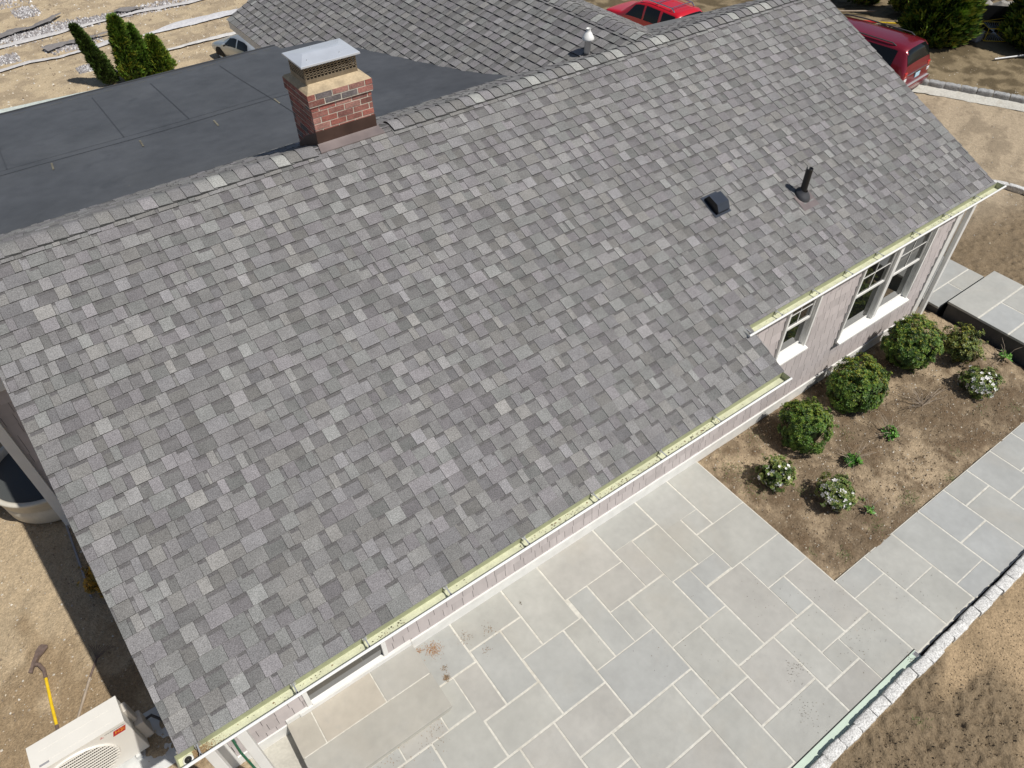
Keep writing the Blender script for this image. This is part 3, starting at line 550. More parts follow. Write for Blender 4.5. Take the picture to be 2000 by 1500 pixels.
# windows
def window(x0, z0, x1, z1, halves):
    b = MB(); cw = .045
    b.box(x0, -.052, z0, x0+cw, .03, z1); b.box(x1-cw, -.052, z0, x1, .03, z1); b.box(x0+cw, -.052, z1-cw, x1-cw, .03, z1); b.box(x0+cw, -.035, z0, x1-cw, .06, z0+.03)
    n = halves; wd = (x1-x0)/n
    if n == 2: xm = (x0+x1)/2; b.box(xm-.05, -.045, z0+.03, xm+.05, .05, z1-cw)
    win = b.build('window', 'white', H); bevel(win, .004)
    def sub(b, nm, m): o = b.build(nm, m, win); o.parent = win; o.matrix_parent_inverse = Matrix.Identity(4); return o
    b = MB(); b.poly([(x0-.0, -.11, z0-.035), (x1+.0, -.11, z0-.035), (x1, -.11, z0-.005), (x0, -.11, z0-.005)]); b.poly([(x0, -.11, z0-.005), (x1, -.11, z0-.005), (x1, -.030, z0+.012), (x0, -.030, z0+.012)])
    b.poly([(x0, -.11, z0-.035), (x0, -.11, z0-.005), (x0, -.03, z0+.012), (x0, -.0, z0-.035)]); b.poly([(x1, -.11, z0-.035), (x1, -.0, z0-.035), (x1, -.03, z0+.012), (x1, -.11, z0-.005)]); b.poly([(x0, -.11, z0-.035), (x0, 0, z0-.035), (x1, 0, z0-.035), (x1, -.11, z0-.035)]); sub(b, 'sill', 'white')
    for k in range(n):
        a = x0+cw if k == 0 else (x0+x1)/2+.05; c_ = x1-cw if k == n-1 else (x0+x1)/2-.05; zm = z0+(z1-z0)*.50; lo, hi = z0+.03, z1-cw; f = .035
        b = MB()  # jamb tracks
        for sg_, (u0, u1) in ((0, (a, a+.012)), (1, (c_-.012, c_))):
            b = MB()
            for (ya, yb) in ((-.030, -.018), (.004, .012), (.044, .052)): b.box(u0, ya, lo, u1, yb, hi)
            b.box(c_-.006, -.0179, lo, c_-.003, .0519, hi) if sg_ else b.box(a+.003, -.0179, lo, a+.006, .0519, hi)
            sub(b, 'jamb', 'white2')
        b = MB(); b.box(a+.006, .0, zm-.02, a+.006+f, .03, hi); b.box(c_-.006-f, .0, zm-.02, c_-.006, .03, hi); b.box(a+.006+f, .0, zm-.02, c_-.006-f, .03, zm+.022); b.box(a+.006+f, .0, hi-f, c_-.006-f, .03, hi)
        mx = (a+c_)/2; g0 = .012; b.box(mx-.006, g0, zm+.022, mx+.006, g0+.006, hi-f)
        for q in (.46, .92): zz = zm+.022+(hi-f-zm-.022)*q; b.box(a+.006+f, g0-.001, zz-.006, c_-.006-f, g0+.005, zz+.006)
        sub(b, 'sash', 'white')
        b = MB(); b.box(a+.006, .032, lo, a+.006+f, .06, zm+.01); b.box(c_-.006-f, .032, lo, c_-.006, .06, zm+.01); b.box(a+.006+f, .032, lo, c_-.006-f, .06, lo+.05); b.box(a+.006+f, .032, zm-.022, c_-.006-f, .06, zm+.01); sub(b, 'sash', 'white')
        b = MB(); b.box(a+.03, .020, zm, c_-.03, .024, hi-.02); sub(b, 'pane', 'glass')
        b = MB(); b.box(a+.03, .044, lo+.03, c_-.03, .048, zm); sub(b, 'pane', 'glass')
window(*w1, 1); window(*w2, 2)
# patio door
b = MB(); b.box(3.12, -.03, .236, 3.18, .06, 2.25); b.box(4.18, -.03, .236, 4.24, .06, 2.25); b.box(3.18, -.03, 2.19, 4.18, .06, 2.25); b.box(3.18, -.045, .236, 4.18, .06, .262)
d = b.build('patio_door', 'white', H); bevel(d, .004)
b = MB(); b.box(3.18, .02, .262, 4.18, .026, 2.19); o = b.build('pane', 'glass', d); o.parent = d; o.matrix_parent_inverse = Matrix.Identity(4)
# ---------------------------------------------------------------- chimney (roof survey coords)
cx0, cx1, cy0, cy1 = 5.922, 6.662, 3.245, 3.86
b = MB(); b.box(cx0+.005, cy0+.005, 4.85, cx1-.005, cy1-.005, 5.92, (.5, .45, .37), m=1)
rc = .0685; z = 5.93-.0685
bc = [(.27, .105, .085), (.30, .125, .10), (.24, .10, .08), (.14, .12, .12), (.31, .11, .085), (.34, .17, .14), (.30, .10, .08), (.28, .12, .10)]
row = 0
while z > 4.80:
    ex_ = .022 if row < 2 else 0; X0, X1, Y0, Y1 = cx0-ex_, cx1+ex_, cy0-ex_, cy1+ex_; zz0, zz1 = z+.013, z+rc; bl = .200; g = .013; off = 0 if row % 2 else .1
    def brick(a0, a1, side):
        c = random.choice(bc); f = random.uniform(.8, 1.2); c = tuple(q*f for q in c); dp = .06; j = random.uniform(-.002, .002)
        if side == 0: b.box(a0, Y0+j, zz0, a1, Y0+dp, zz1, c)
        if side == 1: b.box(a0, Y1-dp, zz0, a1, Y1+j, zz1, c)
        if side == 2: b.box(X0+j, a0, zz0, X0+dp, a1, zz1, c)
        if side == 3: b.box(X1-dp, a0, zz0, X1+j, a1, zz1, c)
    for side in range(4):
        lo, hi = (X0, X1) if side < 2 else (Y0+.061, Y1-.061); a = lo-off
        while a < hi-.02:
            a0, a1 = max(a, lo), min(a+bl, hi)
            if a1-a0 > .02: brick(a0, a1-(.0 if a1 == hi else g), side)
            a += bl+.0
    if row < 2: b.box(X0+.005, Y0+.005, z-.001, X1-.005, Y1-.005, z+rc-.001, m=1)
    z -= rc; row += 1
b.v = [RS(p) for p in b.v]
ch = b.build('chimney', ['brick', 'mortar'], H)
def chs(b, nm, m, sm=False): b.v = [RS(p) for p in b.v]; o = b.build(nm, m, ch, sm); o.parent = ch; o.matrix_parent_inverse = Matrix.Identity(4); return o
b = MB(); E1 = .020; r0 = [(cx0-E1, cy0-E1, 5.93), (cx1+E1, cy0-E1, 5.93), (cx1+E1, cy1+E1, 5.93), (cx0-E1, cy1+E1, 5.93)]; r1 = [(cx0-E1+.02, cy0-E1+.02, 5.952), (cx1+E1-.02, cy0-E1+.02, 5.952), (cx1+E1-.02, cy1+E1-.02, 5.952), (cx0-E1+.02, cy1+E1-.02, 5.952)]
r2 = [(cx0+.06, cy0+.10, 6.0), (cx1-.09, cy0+.10, 6.0), (cx1-.09, cy1-.11, 6.0), (cx0+.06, cy1-.11, 6.0)]
b.grid([r0, r1, r2], closed=True); b.poly(r2); b.poly(r0[::-1]); chs(b, 'crown', 'crown')
sx0, sx1, sy0, sy1 = 5.967, 6.582, 3.345, 3.745; zb, zt = 5.99, 6.19
b = MB()
def wallscreen(P, Q):
    P = Vector(P); Q = Vector(Q); L = (Q-P).length; d = (Q-P)/L; nrm = d.cross(Vector((0, 0, 1)))*.004
    def bar(u0, u1, z0, z1):
        c = [P+d*u0, P+d*u1]; n = len(b.v)
        b.v += [tuple(c[0]+nrm+Vector((0, 0, z0))), tuple(c[1]+nrm+Vector((0, 0, z0))), tuple(c[1]+nrm+Vector((0, 0, z1))), tuple(c[0]+nrm+Vector((0, 0, z1))), tuple(c[0]-nrm+Vector((0, 0, z0))), tuple(c[1]-nrm+Vector((0, 0, z0))), tuple(c[1]-nrm+Vector((0, 0, z1))), tuple(c[0]-nrm+Vector((0, 0, z1)))]
        for f in ((0, 1, 2, 3), (5, 4, 7, 6), (4, 0, 3, 7), (1, 5, 6, 2), (3, 2, 6, 7)): b.f.append(tuple(n+i for i in f)); b.c.append((.5,)*3); b.m.append(0)
    bar(0, L, 0, .055); bar(0, L, .19, .2); nC = max(6, int(L/.043)); w_ = (L-.02)/nC
    for k in range(nC+1): bar(max(0, .01+k*w_-.0065), min(L, .01+k*w_+.0065), .055, .19)
    for k in range(1, 5): zz = .055+.135*k/5; bar(0, L, zz-.005, zz+.005)
cn = [(sx0, sy0, zb), (sx1, sy0, zb), (sx1, sy1, zb), (sx0, sy1, zb)]
for i in range(4): wallscreen(cn[i], cn[(i+1) % 4])
chs(b, 'spark_screen', 'screen')
b = MB(); b.box(sx0+.12, sy0+.12, zb, sx1-.12, sy1-.12, zt-.06); chs(b, 'flue', 'dark')
b = MB(); L0, L1, K0, K1 = 5.855, 6.585, 3.05, 3.60; L0, L1, K0, K1 = 5.925, 6.625, 3.295, 3.795; zl = 6.212
r0 = [(L0, K0, zl-.022), (L1, K0, zl-.022), (L1, K1, zl-.022), (L0, K1, zl-.022)]; r1 = [(x, y, z+.018) for x, y, z in r0]; r2 = [(L0+.012, K0+.012, zl), (L1-.012, K0+.012, zl), (L1-.012, K1-.012, zl), (L0+.012, K1-.012, zl)]
r3 = [(L0+.13, (K0+K1)/2-.02, zl+.032), (L1-.13, (K0+K1)/2-.02, zl+.032), (L1-.13, (K0+K1)/2+.02, zl+.032), (L0+.13, (K0+K1)/2+.02, zl+.032)]
b.grid([r0, r1, r2, r3], closed=True); b.poly(r3); b.poly(r0[::-1]); lid_ = chs(b, 'cap_lid', 'lid')
b = MB()
for x, y in ((L0+.12, K0+.10), (L1-.2, K0+.09), (L0+.3, K1-.1), (L1-.1, K1-.12)): b = MB(); b.tube([(x, y, zl), (x, y, zl+.022)], .006, 8); chs(b, 'screw', 'steel')
b = MB(); b.box(cx0-.006, cy0-.010, 5.20, cx1+.006, cy0-.001, 5.51); b.poly([(cx0-.008, cy0-.01, 5.51), (cx0-.008, cy0-.01, 5.2), (cx0-.008, cy1, 4.9), (cx0-.008, cy1, 5.14), (cx0-.008, cy0+.33, 5.34)]); chs(b, 'flashing', 'flash')
b = MB(); za = lambda y: zE+(y+o_)*t_
b.poly([(cx0-.03, cy0-.115, za(cy0-.115)+.018), (cx1+.05, cy0-.115, za(cy0-.115)+.018), (cx1+.02, cy0-.002, za(cy0)+.024), (cx0-.01, cy0-.002, za(cy0)+.024)]); b.poly([(cx0-.03, cy0-.115, za(cy0-.115)+.018), (cx0-.03, cy0-.115, za(cy0-.115)), (cx1+.05, cy0-.115, za(cy0-.115)), (cx1+.05, cy0-.115, za(cy0-.115)+.018)]); chs(b, 'apron', 'apron')
# vents
b = MB(); px_, py_ = 11.403, .46; pz = za(py_)
b.lathe([(.045, pz-.05), (.045, pz+.40), (.044, pz+.405), (.038, pz+.405), (.038, pz+.1)], px_, py_, 28); b.rs(); vp = b.build('vent_pipe', 'black', H, True)
for p in vp.data.polygons: p.use_smooth = True
b = MB(); rows = []
for r_, h in ((.105, .006), (.10, .03), (.085, .055), (.06, .075), (.047, .10)): rows.append([(px_+r_*math.cos(a*math.pi/14), py_-.01+r_*1.05*math.sin(a*math.pi/14), za(py_+r_*math.sin(a*math.pi/14))+h) for a in range(28)])
b.grid(rows, closed=True); b.rs(); b.build('pipe_boot', 'plastic', vp, True).parent = vp; bpy.data.objects[-1] if False else None
o = [x for x in bpy.data.objects if x.name.startswith('pipe_boot')][-1]; o.matrix_parent_inverse = Matrix.Identity(4)
b = MB()
n_ = [(px_-.15, py_-.20), (px_+.15, py_-.20), (px_+.15, py_+.03), (px_-.15, py_+.03)]; b.poly([(x, y, za(y)+.0125) for x, y in n_]); o = b.rs().build('flashing', 'apron', vp); o.parent = vp; o.matrix_parent_inverse = Matrix.Identity(4)
# small hooded exhaust vent
vx0, vx1 = 9.985, 10.19; s0_ = (.70+o_)/cs; s1_ = s0_+.27
b = MB(); f = lambda u, s, h: TF(u, s, h)
prof = [(s0_+.0, .012), (s0_+.0, .06), (s0_+.08, .125), (s1_-.03, .11), (s1_, .012)]
for i in range(1, len(prof)-1): b.poly([f(vx0, *prof[i]), f(vx1, *prof[i]), f(vx1, *prof[i+1]), f(vx0, *prof[i+1])])
b.poly([f(vx0, *q) for q in prof[::-1]], m=1); b.poly([f(vx1, *q) for q in prof]); b.poly([f(vx0, *prof[0]), f(vx1, *prof[0]), f(vx1, *prof[1]), f(vx0, *prof[1])], m=1)  # left side is black, its shade put into the colour
b.poly([f(vx0-.04, s0_-.03, .011), f(vx1+.04, s0_-.03, .011), f(vx1+.04, s1_+.03, .011), f(vx0-.04, s1_+.03, .011)], m=0)
b.rs().build('exhaust_vent', ['vent', 'black'], H)
# white flue on the back slope
wx, wy = 10.48, 3.93; wz = 5.05
b = MB(); b.lathe([(.048, wz-.1), (.048, wz+.23), (.06, wz+.225), (.088, wz+.235), (.09, wz+.255), (.075, wz+.285), (.045, wz+.335), (.034, wz+.345), (.033, wz+.385), (.036, wz+.388), (.030, wz+.388), (.028, wz+.35)], wx, wy, 28); b.rs().build('flue_pipe', 'white', H, True)
b = MB(); b.lathe([(.11, wz-.02), (.10, wz+.01), (.07, wz+.04), (.05, wz+.05)], wx, wy, 24); b.rs().build('flue_boot', 'black', H, True)
# ---------------------------------------------------------------- low flat roof behind
zf = lambda y: 4.34-.115*(y-7.76)
fx0, fx1, fy0, fy1 = 1.45, 9.6, 4.7, 9.57
b = MB(); rr = []
for i in range(33):
    y = fy0+(fy1-fy0)*i/32; rr.append([(x, y, zf(y)+.012*math.sin((x*1.7+y*.4))*math.sin(y*1.3)+(.03*max(0, 1-(y-fy0)/.8)**2)) for x in np.linspace(fx0, 7.78 if y > 9.2 else fx1, 40)])
b.grid(rr); b.rs().build('flat_roof', 'epdm', H, True)
b = MB()
def seam(p, q, w_=.012, m=0, h=.006):
    p = Vector((*p, zf(p[1])+h)); q = Vector((*q, zf(q[1])+h)); d = (q-p).normalized(); n_ = Vector((-d.y, d.x, 0))*w_
    N = 24
    for i in range(N):
        a, c_ = p+(q-p)*(i/N), p+(q-p)*((i+1)/N); j = Vector((0, random.uniform(-.004, .004), 0)); fz = lambda v: Vector((v.x, v.y, zf(v.y)+.012*math.sin((v.x*1.7+v.y*.4))*math.sin(v.y*1.3)+h))
        b.poly([fz(a-n_), fz(c_-n_+j), fz(c_+n_+j), fz(a+n_)], m=m)
seam((1.6, 6.70), (8.3, 6.72), .007); seam((1.6, 6.88), (8.2, 6.9), .004)
for x in (4.43, 5.37, 2.9): seam((x, 6.9), (x+.03, 9.2), .008)
seam((6.6, 4.9), (6.6, 9.2), .006)
b.rs().build('roof_seam', 'seam', H)
b = MB()
for k in range(22): x = 1.6+k*.28; seam((x, 9.38), (x+random.uniform(.12, .25), 9.38), .005, 0, .008)
for x, y in ((3.4, 6.35), (4.55, 6.3), (5.6, 6.25), (6.6, 6.4), (2.6, 6.3)): seam((x, y), (x+.02, y+.28), .012, 0, .008)
b.rs().build('chalk_mark', 'seamy', H)['kind'] = 'stuff'
b = MB(); b.box(fx0, 9.57, zf(9.57)-.18, 7.78, 9.60, zf(9.57)+.014); b.rs().build('roof_edge', 'seam', H)
# rear wing walls (shaded siding at the left)
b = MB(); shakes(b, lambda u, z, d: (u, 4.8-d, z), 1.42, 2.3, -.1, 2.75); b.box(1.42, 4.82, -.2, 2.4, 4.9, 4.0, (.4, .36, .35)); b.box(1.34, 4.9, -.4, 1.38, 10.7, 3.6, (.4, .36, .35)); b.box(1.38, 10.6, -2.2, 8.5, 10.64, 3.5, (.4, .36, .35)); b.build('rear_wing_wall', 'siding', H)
b = MB(); b.box(1.30, 4.73, -.1, 1.43, 4.86, 2.75); b.box(1.25, 4.70, 2.75, 2.3, 4.86, 3.0); b.build('corner_board', 'white', H)
# garage wing walls
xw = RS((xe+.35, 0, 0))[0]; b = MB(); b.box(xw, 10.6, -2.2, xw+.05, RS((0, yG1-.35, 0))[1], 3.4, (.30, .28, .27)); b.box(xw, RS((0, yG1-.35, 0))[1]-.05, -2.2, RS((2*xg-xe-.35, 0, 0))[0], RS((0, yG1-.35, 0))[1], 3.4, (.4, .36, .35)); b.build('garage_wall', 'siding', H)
b = MB(); b.box(xw-.02, RS((0, yG1-.35, 0))[1]-.12, -2.2, xw, RS((0, yG1-.35, 0))[1]+.01, 3.4); b.build('corner_board', 'white2', H)
# ---------------------------------------------------------------- posts at the left corner
for (x, y, lab) in ((2.545, -.90, 'wide white square post under the gutter beside the stone landing'), (2.245, -.86, 'white square post nearest the gutter outlet at the left corner')):
    b = MB(); b.box(x-.045, y-.045, -.12, x+.045, y+.045, 2.56); o = b.build('post', 'white'); bevel(o, .006); tag(o, lab, 'post')
b = MB(); b.tube([(2.33, -.35, 2.3), (2.36, -.40, 1.7), (2.345, -.45, 1.1), (2.37, -.50, .55), (2.40, -.55, .25), (2.5, -.75, .02), (2.42, -1.1, -.05), (2.2, -1.3, -.05)], .014, 8)
tag(b.build('garden_hose', 'green', None, True), 'green garden hose hanging beside the white posts under the gutter', 'hose')
# ---------------------------------------------------------------- heat pump
hp = local_empty('heat_pump', (.90, .93, -.035), R(.8), 'cream outdoor heat pump with round grille standing beside the left gable', 'heat pump')
W2, D2, Hh = .475, .17, .905
b = MB(); b.box(-W2, -D2, .07, W2, D2, Hh-.015); o = lbuild(b, 'casing', 'cream', hp); bevel(o, .012)
b = MB(); b.box(-W2-.004, -D2-.004, Hh-.03, W2+.004, D2+.004, Hh); b.box(-.37, -.10, Hh, .37, -.096, Hh+.002); b.box(-.37, .05, Hh, .37, .054, Hh+.002); o = lbuild(b, 'top_panel', 'cream', hp); bevel(o, .01)
b = MB(); b.box(-.40, -.13, Hh, -.30, -.105, Hh+.002); lbuild(b, 'rating_label', 'grey', hp)
# fan opening and louvred grille on the front face
fcx, fcz, fr = -.14, .48, .345
b = MB(); b.poly([(fcx+fr*.97*math.cos(2*math.pi*k/40)*1.06, -D2-.002, fcz+fr*.97*math.sin(2*math.pi*k/40)) for k in range(40)]); gr0 = lbuild(b, 'fan_opening', 'grille_dark', hp)
b = MB()
for k in range(13):
    zz = fcz-fr*.94+k*fr*1.88/12; hw = math.sqrt(max(.0, fr*fr-(zz-fcz)**2))*1.08+.02; b.box(fcx-hw, -D2-.026, zz-.002, fcx+hw, -D2-.014, zz+.003)
k = -1.06
while k < 1.07:
    xx = fcx+k*fr; hw = math.sqrt(max(0, fr*fr-(k*fr/1.06)**2)); b.box(xx-.0022, -D2-.020, fcz-hw, xx+.0022, -D2-.004, fcz+hw); k += .062
rows = [[(fcx+(fr*1.06+d)*math.cos(2*math.pi*q/48)*1.03, y, fcz+(fr+d)*math.sin(2*math.pi*q/48)) for q in range(48)] for d, y in ((0, -D2-.022), (.012, -D2-.022), (.022, -D2-.001))]
b.grid(rows, closed=True); lbuild(b, 'fan_grille', 'cream', hp)
b = MB(); b.box(W2+.001, -.02, .50, W2+.055, .10, .82); b.box(W2+.001, -.08, .12, W2+.10, .10, .50); o = lbuild(b, 'valve_cover', 'creamd', hp); bevel(o, .012)
b = MB(); b.tube([(W2+.06, .05, .30), (W2+.16, .07, .28), (W2+.22, .06, .05), (W2+.30, .0, -.03)], .018, 8); lbuild(b, 'line_set', 'plastic', hp, True)
for sx in (-1, 1):
    b = MB(); b.box(sx*.33-.03, -D2-.03, -.005, sx*.33+.03, D2+.03, .07); lbuild(b, 'foot', 'pad', hp)
def text(body, size, loc, rot, m, parent, name, ext=.0004, shear=0):
    cu = bpy.data.curves.new(name, 'FONT'); cu.body = body; cu.size = size; cu.extrude = ext; cu.align_x = 'CENTER'; cu.align_y = 'CENTER'; cu.shear = shear
    o = bpy.data.objects.new(name, cu); COL.objects.link(o); dg = bpy.context.evaluated_depsgraph_get(); me = bpy.data.meshes.new_from_object(o.evaluated_get(dg)); bpy.data.objects.remove(o)
    me.materials.clear(); me.materials.append(M[m]); o = bpy.data.objects.new(name, me); COL.objects.link(o); o.location = loc; o.rotation_euler = rot; o.parent = parent; return o
text('MITSUBISHI ELECTRIC', .0225, (.352, -D2-.003, .842), (R(90), 0, 0), 'ink', hp, 'lettering')
b = MB()
for a in (90, 210, 330):
    ca, sa = math.cos(R(a)), math.sin(R(a)); r = .024; c0 = (.205, .825); P = [(0, 0), (r*.5, r*.29), (r, 0), (r*.5, -r*.29)]
    b.poly([(c0[0]+p*ca-q*sa, -D2-.0035, c0[1]+p*sa+q*ca) for p, q in P][::-1])
lbuild(b, 'emblem', 'red', hp)
b = MB(); b.poly([(.290, -D2-.0025, .715), (.425, -D2-.0025, .715), (.462, -D2-.0025, .815), (.327, -D2-.0025, .815)]); lab = lbuild(b, 'badge', 'redlab', hp)
text('H2i', .075, (.374, -D2-.0035, .770), (R(90), 0, 0), 'orangelab', hp, 'lettering', shear=.35)
pd = MB(); pd.box(.30, .45, -.16, 1.60, 1.26, -.04); o = pd.build('concrete_pad', 'pad'); bevel(o, .01); tag(o, 'flat pale concrete pad under the cream heat pump', 'pad')
# ---------------------------------------------------------------- hand tools on the soil
mt = empty('mattock', (.5, 2.3, 0), 'mattock with bright yellow handle lying on the sandy soil', 'mattock')
gz0 = gz(.5, 2.3)+.03
b = MB(); b.tube([(.50, 1.45, gz0+.0), (.505, 1.72, gz0)], .021, 10); b.build('grip', 'rust', mt, True)
b = MB(); b.tube([(.505, 1.72, gz0), (.51, 2.0, gz0), (.53, 2.42, gz0+.01)], .0195, 10); b.build('handle', 'yellow', mt, True)
b = MB(); b.tube([(.53, 2.42, gz0+.01), (.535, 2.55, gz0+.015), (.50, 2.66, gz0+.02), (.46, 2.70, gz0+.02)], [.024, .024, .026, .03], 10)
rows = []
for (p, w_, h) in (((.385, 2.61), .028, .006), ((.42, 2.67), .018, .016), ((.46, 2.73), .026, .025), ((.50, 2.79), .03, .02), ((.545, 2.84), .055, .012), ((.60, 2.89), .062, .009), ((.62, 2.91), .04, .006)):
    d = Vector((.65, .75, 0)).normalized(); n_ = Vector((-d.y, d.x, 0)); c_ = Vector((*p, gz0+.02)); rows.append([c_+n_*w_+Vector((0, 0, -h)), c_+n_*w_+Vector((0, 0, h)), c_-n_*w_+Vector((0, 0, h)), c_-n_*w_+Vector((0, 0, -h))])
b.grid(rows, closed=True); b.poly(rows[0]); b.poly(rows[-1][::-1]); b.build('head', 'rust', mt)
rk = empty('rake', (.9, 2, 0), 'rake with weathered grey wooden handle reaching into the shade by the gable', 'rake')
b = MB(); b.tube([(.68, 1.55, gz0), (1.0, 2.08, gz0+.03)], .017, 10); b.build('handle', 'wood', rk, True)
b = MB(); b.tube([(1.0, 2.08, gz0+.03), (1.13, 2.28, gz0+.03)], .014, 8)
for k in range(-5, 6): b.tube([(1.13, 2.28, gz0+.03), (1.20+k*.016, 2.40-k*.014, gz0+.03), (1.24+k*.03, 2.46-k*.024, gz0+.0)], .003, 5)
b.build('tines', 'rust', rk, True)
b = MB(); b.box(1.29, 3.28, gz0-.02, 1.315, 4.78, gz0+.02); tag(b.build('edging_strip', 'grey'), 'thin straight grey edging strip lying beside the left gable', 'edging')
# stock tank at the far left
tk = empty('stock_tank', (1.4, 5.62, 0), 'round cream plastic tub full of dark water behind the white corner board', 'tub')
b = MB(); b.lathe([(.0, .02), (.74, .02), (.76, .05), (.775, .30), (.76, .33), (.785, .36), (.80, .52), (.83, .54), (.84, .575), (.83, .60), (.78, .60), (.755, .58), (.745, .46), (.74, .06)], 1.4, 5.62, 64); b.build('shell', 'tank', tk, True)
b = MB(); b.lathe([(.75, .49), (.001, .49)], 1.4, 5.62, 64); b.build('water', 'water', tk)
# ---------------------------------------------------------------- plants
GR = [(.035, .078, .012), (.055, .115, .016), (.085, .150, .020), (.025, .055, .010), (.120, .175, .025)]
def leafcloud(b, P, N, size, c, rg, k=4, asp=.5):
    """one cluster of k leaves round point P facing about N"""
    N = Vector(N).normalized(); A = N.orthogonal().normalized(); B = N.cross(A); a0 = rg.random()*6.28
    for i in range(k):
        a = a0+i*6.283/k+rg.uniform(-.4, .4); d = (A*math.cos(a)+B*math.sin(a)+N*rg.uniform(.1, .9)).normalized(); s_ = size*rg.uniform(.7, 1.25)
        sd = d.cross(N); sd = sd.normalized()*s_*asp*.5 if sd.length > .01 else A*s_*asp*.5; f = rg.uniform(.85, 1.5); cc = (c[0]*f, c[1]*f, c[2]*f)
        b.poly([P, P+d*s_*.5+sd, P+d*s_, P+d*s_*.5-sd], cc)
def shrub(name, x, y, rx, h, n, size, pal, seed, label, cat, tip=None, flowers=0, fl_bias=(0, 0), density=1.0, group=None, lean=(0, 0), core=True):
    rg = random.Random(seed); z0 = gz(x, y); e = empty(name, (x, y, z0), label, cat, group); b = MB(); nz = [Vector((rg.gauss(0, 1), rg.gauss(0, 1), rg.gauss(0, 1))).normalized() for _ in range(16)]; am = [rg.uniform(-.22, .26) for _ in nz]; clp = [Vector((rg.gauss(0, 1), rg.gauss(0, 1), rg.gauss(0, 1)+.2)).normalized() for _ in range(90)]; cla = [rg.uniform(-.13, .10) for _ in clp]
    fl = []; ce = Vector((x, y, z0+h*.47))
    NC = int(150+60*rx/.4) if density > .9 else 90; cl = []
    for q in range(NC):
        d = Vector((rg.gauss(0, 1), rg.gauss(0, 1), rg.gauss(0, 1)+.3)).normalized(); bump = 1+sum(a*max(0, d.dot(v))**6 for v, a in zip(nz, am))*.8
        rr = bump*(rg.uniform(.86, 1.06) if density > .9 else rg.uniform(.60, 1.06)); cl.append((d, rr, rg.uniform(.75, 1.3), rg.choice(pal)))
    shoots = []
    for q in range(int(26*density)): d = Vector((rg.gauss(0, 1), rg.gauss(0, 1), abs(rg.gauss(0, 1)))).normalized(); shoots.append((d, rg.uniform(1.05, 1.3)))
    for i in range(n):
        if rg.random() < .07:
            d, L = rg.choice(shoots); rr = rg.uniform(.9, L); ck = 1.25; c0_ = rg.choice(pal); d = (d+Vector((rg.gauss(0, .03), rg.gauss(0, .03), rg.gauss(0, .03)))).normalized()
        else:
            d0, rr, ck, c0_ = rg.choice(cl); sg_ = .085 if density > .9 else .12; off = Vector((rg.gauss(0, sg_), rg.gauss(0, sg_), rg.gauss(0, sg_))); d = (d0+off).normalized(); rr = rr+abs(rg.gauss(0, .03))-off.length_squared*2.2
        P = ce+Vector((d.x*rx*rr+lean[0]*d.z*h, d.y*rx*rr+lean[1]*d.z*h, d.z*h*.52*rr))
        if P.z < z0+.01: continue
        c = rg.choice(pal) if rg.random() < .5 else c0_; c = tuple(q*ck for q in c)
        if tip and d.z > .1 and rg.random() < .30*(d.z+.2)*(1+d.dot(Vector((.6, .5, 0)))): c = rg.choice(tip)
        leafcloud(b, P, d+Vector((0, 0, .4)), size, c, rg, 4)
        if flowers and rg.random() < flowers*(1.5 if d.dot(Vector((*fl_bias, 0))) > .2 else .45): fl.append((P+d*.012, d))
    b.build('foliage', 'leaf', e)
    if core:
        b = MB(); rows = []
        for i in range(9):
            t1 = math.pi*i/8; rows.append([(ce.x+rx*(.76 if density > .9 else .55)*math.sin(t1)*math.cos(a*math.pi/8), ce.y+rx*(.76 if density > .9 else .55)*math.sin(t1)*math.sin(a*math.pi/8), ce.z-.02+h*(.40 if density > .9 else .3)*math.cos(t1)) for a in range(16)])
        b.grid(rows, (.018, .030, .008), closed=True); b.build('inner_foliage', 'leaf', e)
    b = MB()
    for i in range(12 if core else 26):
        a = rg.random()*6.28; r_ = rx*rg.uniform(.3, .85); b.tube([(x+.02*math.cos(a), y+.02*math.sin(a), z0-.03), (x+r_*.5*math.cos(a), y+r_*.5*math.sin(a), z0+h*.35), (x+r_*math.cos(a), y+r_*math.sin(a), z0+h*rg.uniform(.5, .8))], [.010, .006, .002], 5, caps=False)
    b.build('stems', 'bark', e)
    if fl:
        b = MB()
        for P, d in fl:
            A = d.orthogonal().normalized(); B = d.cross(A); s_ = rg.uniform(.020, .042); a0 = rg.random()*6
            for k in range(5):
                a = a0+k*6.283/5; q = A*math.cos(a)+B*math.sin(a); t2 = A*math.cos(a+.5)+B*math.sin(a+.5); t3 = A*math.cos(a-.5)+B*math.sin(a-.5); b.poly([P, P+t2*s_*.8+d*.006, P+q*s_*1.1+d*.01, P+t3*s_*.8+d*.006])
        b.build('flowers', 'petal', e)['kind'] = 'stuff'
    return e
TIPY = [(.19, .20, .02), (.14, .18, .025), (.22, .21, .03)]
g_ = 'clipped evergreen shrubs along the house wall'
shrub('boxwood_shrub', 11.62, -.70, .38, .76, 9500, .027, GR, 11, 'round dark green shrub nearest the patio, left of the wall row', 'shrub', [(.13, .18, .02), (.16, .19, .025)], group=g_)
shrub('boxwood_shrub', 13.0, -.66, .44, .84, 11000, .027, GR, 12, 'broad round green shrub in the middle of the wall row, yellow on its right side', 'shrub', TIPY, group=g_, lean=(.06, 0))
shrub('boxwood_shrub', 14.52, -.62, .46, .90, 12000, .027, GR, 13, 'largest dark green shrub, against the wall by the downspout', 'shrub', TIPY, group=g_)
shrub('loose_shrub', 15.42, -1.12, .38, .62, 2600, .034, [(.085, .115, .03), (.13, .16, .04), (.05, .075, .02), (.17, .17, .04)], 14, 'thin yellowish green shrub beside the raised stone walk', 'shrub', TIPY, density=.5, core=False)
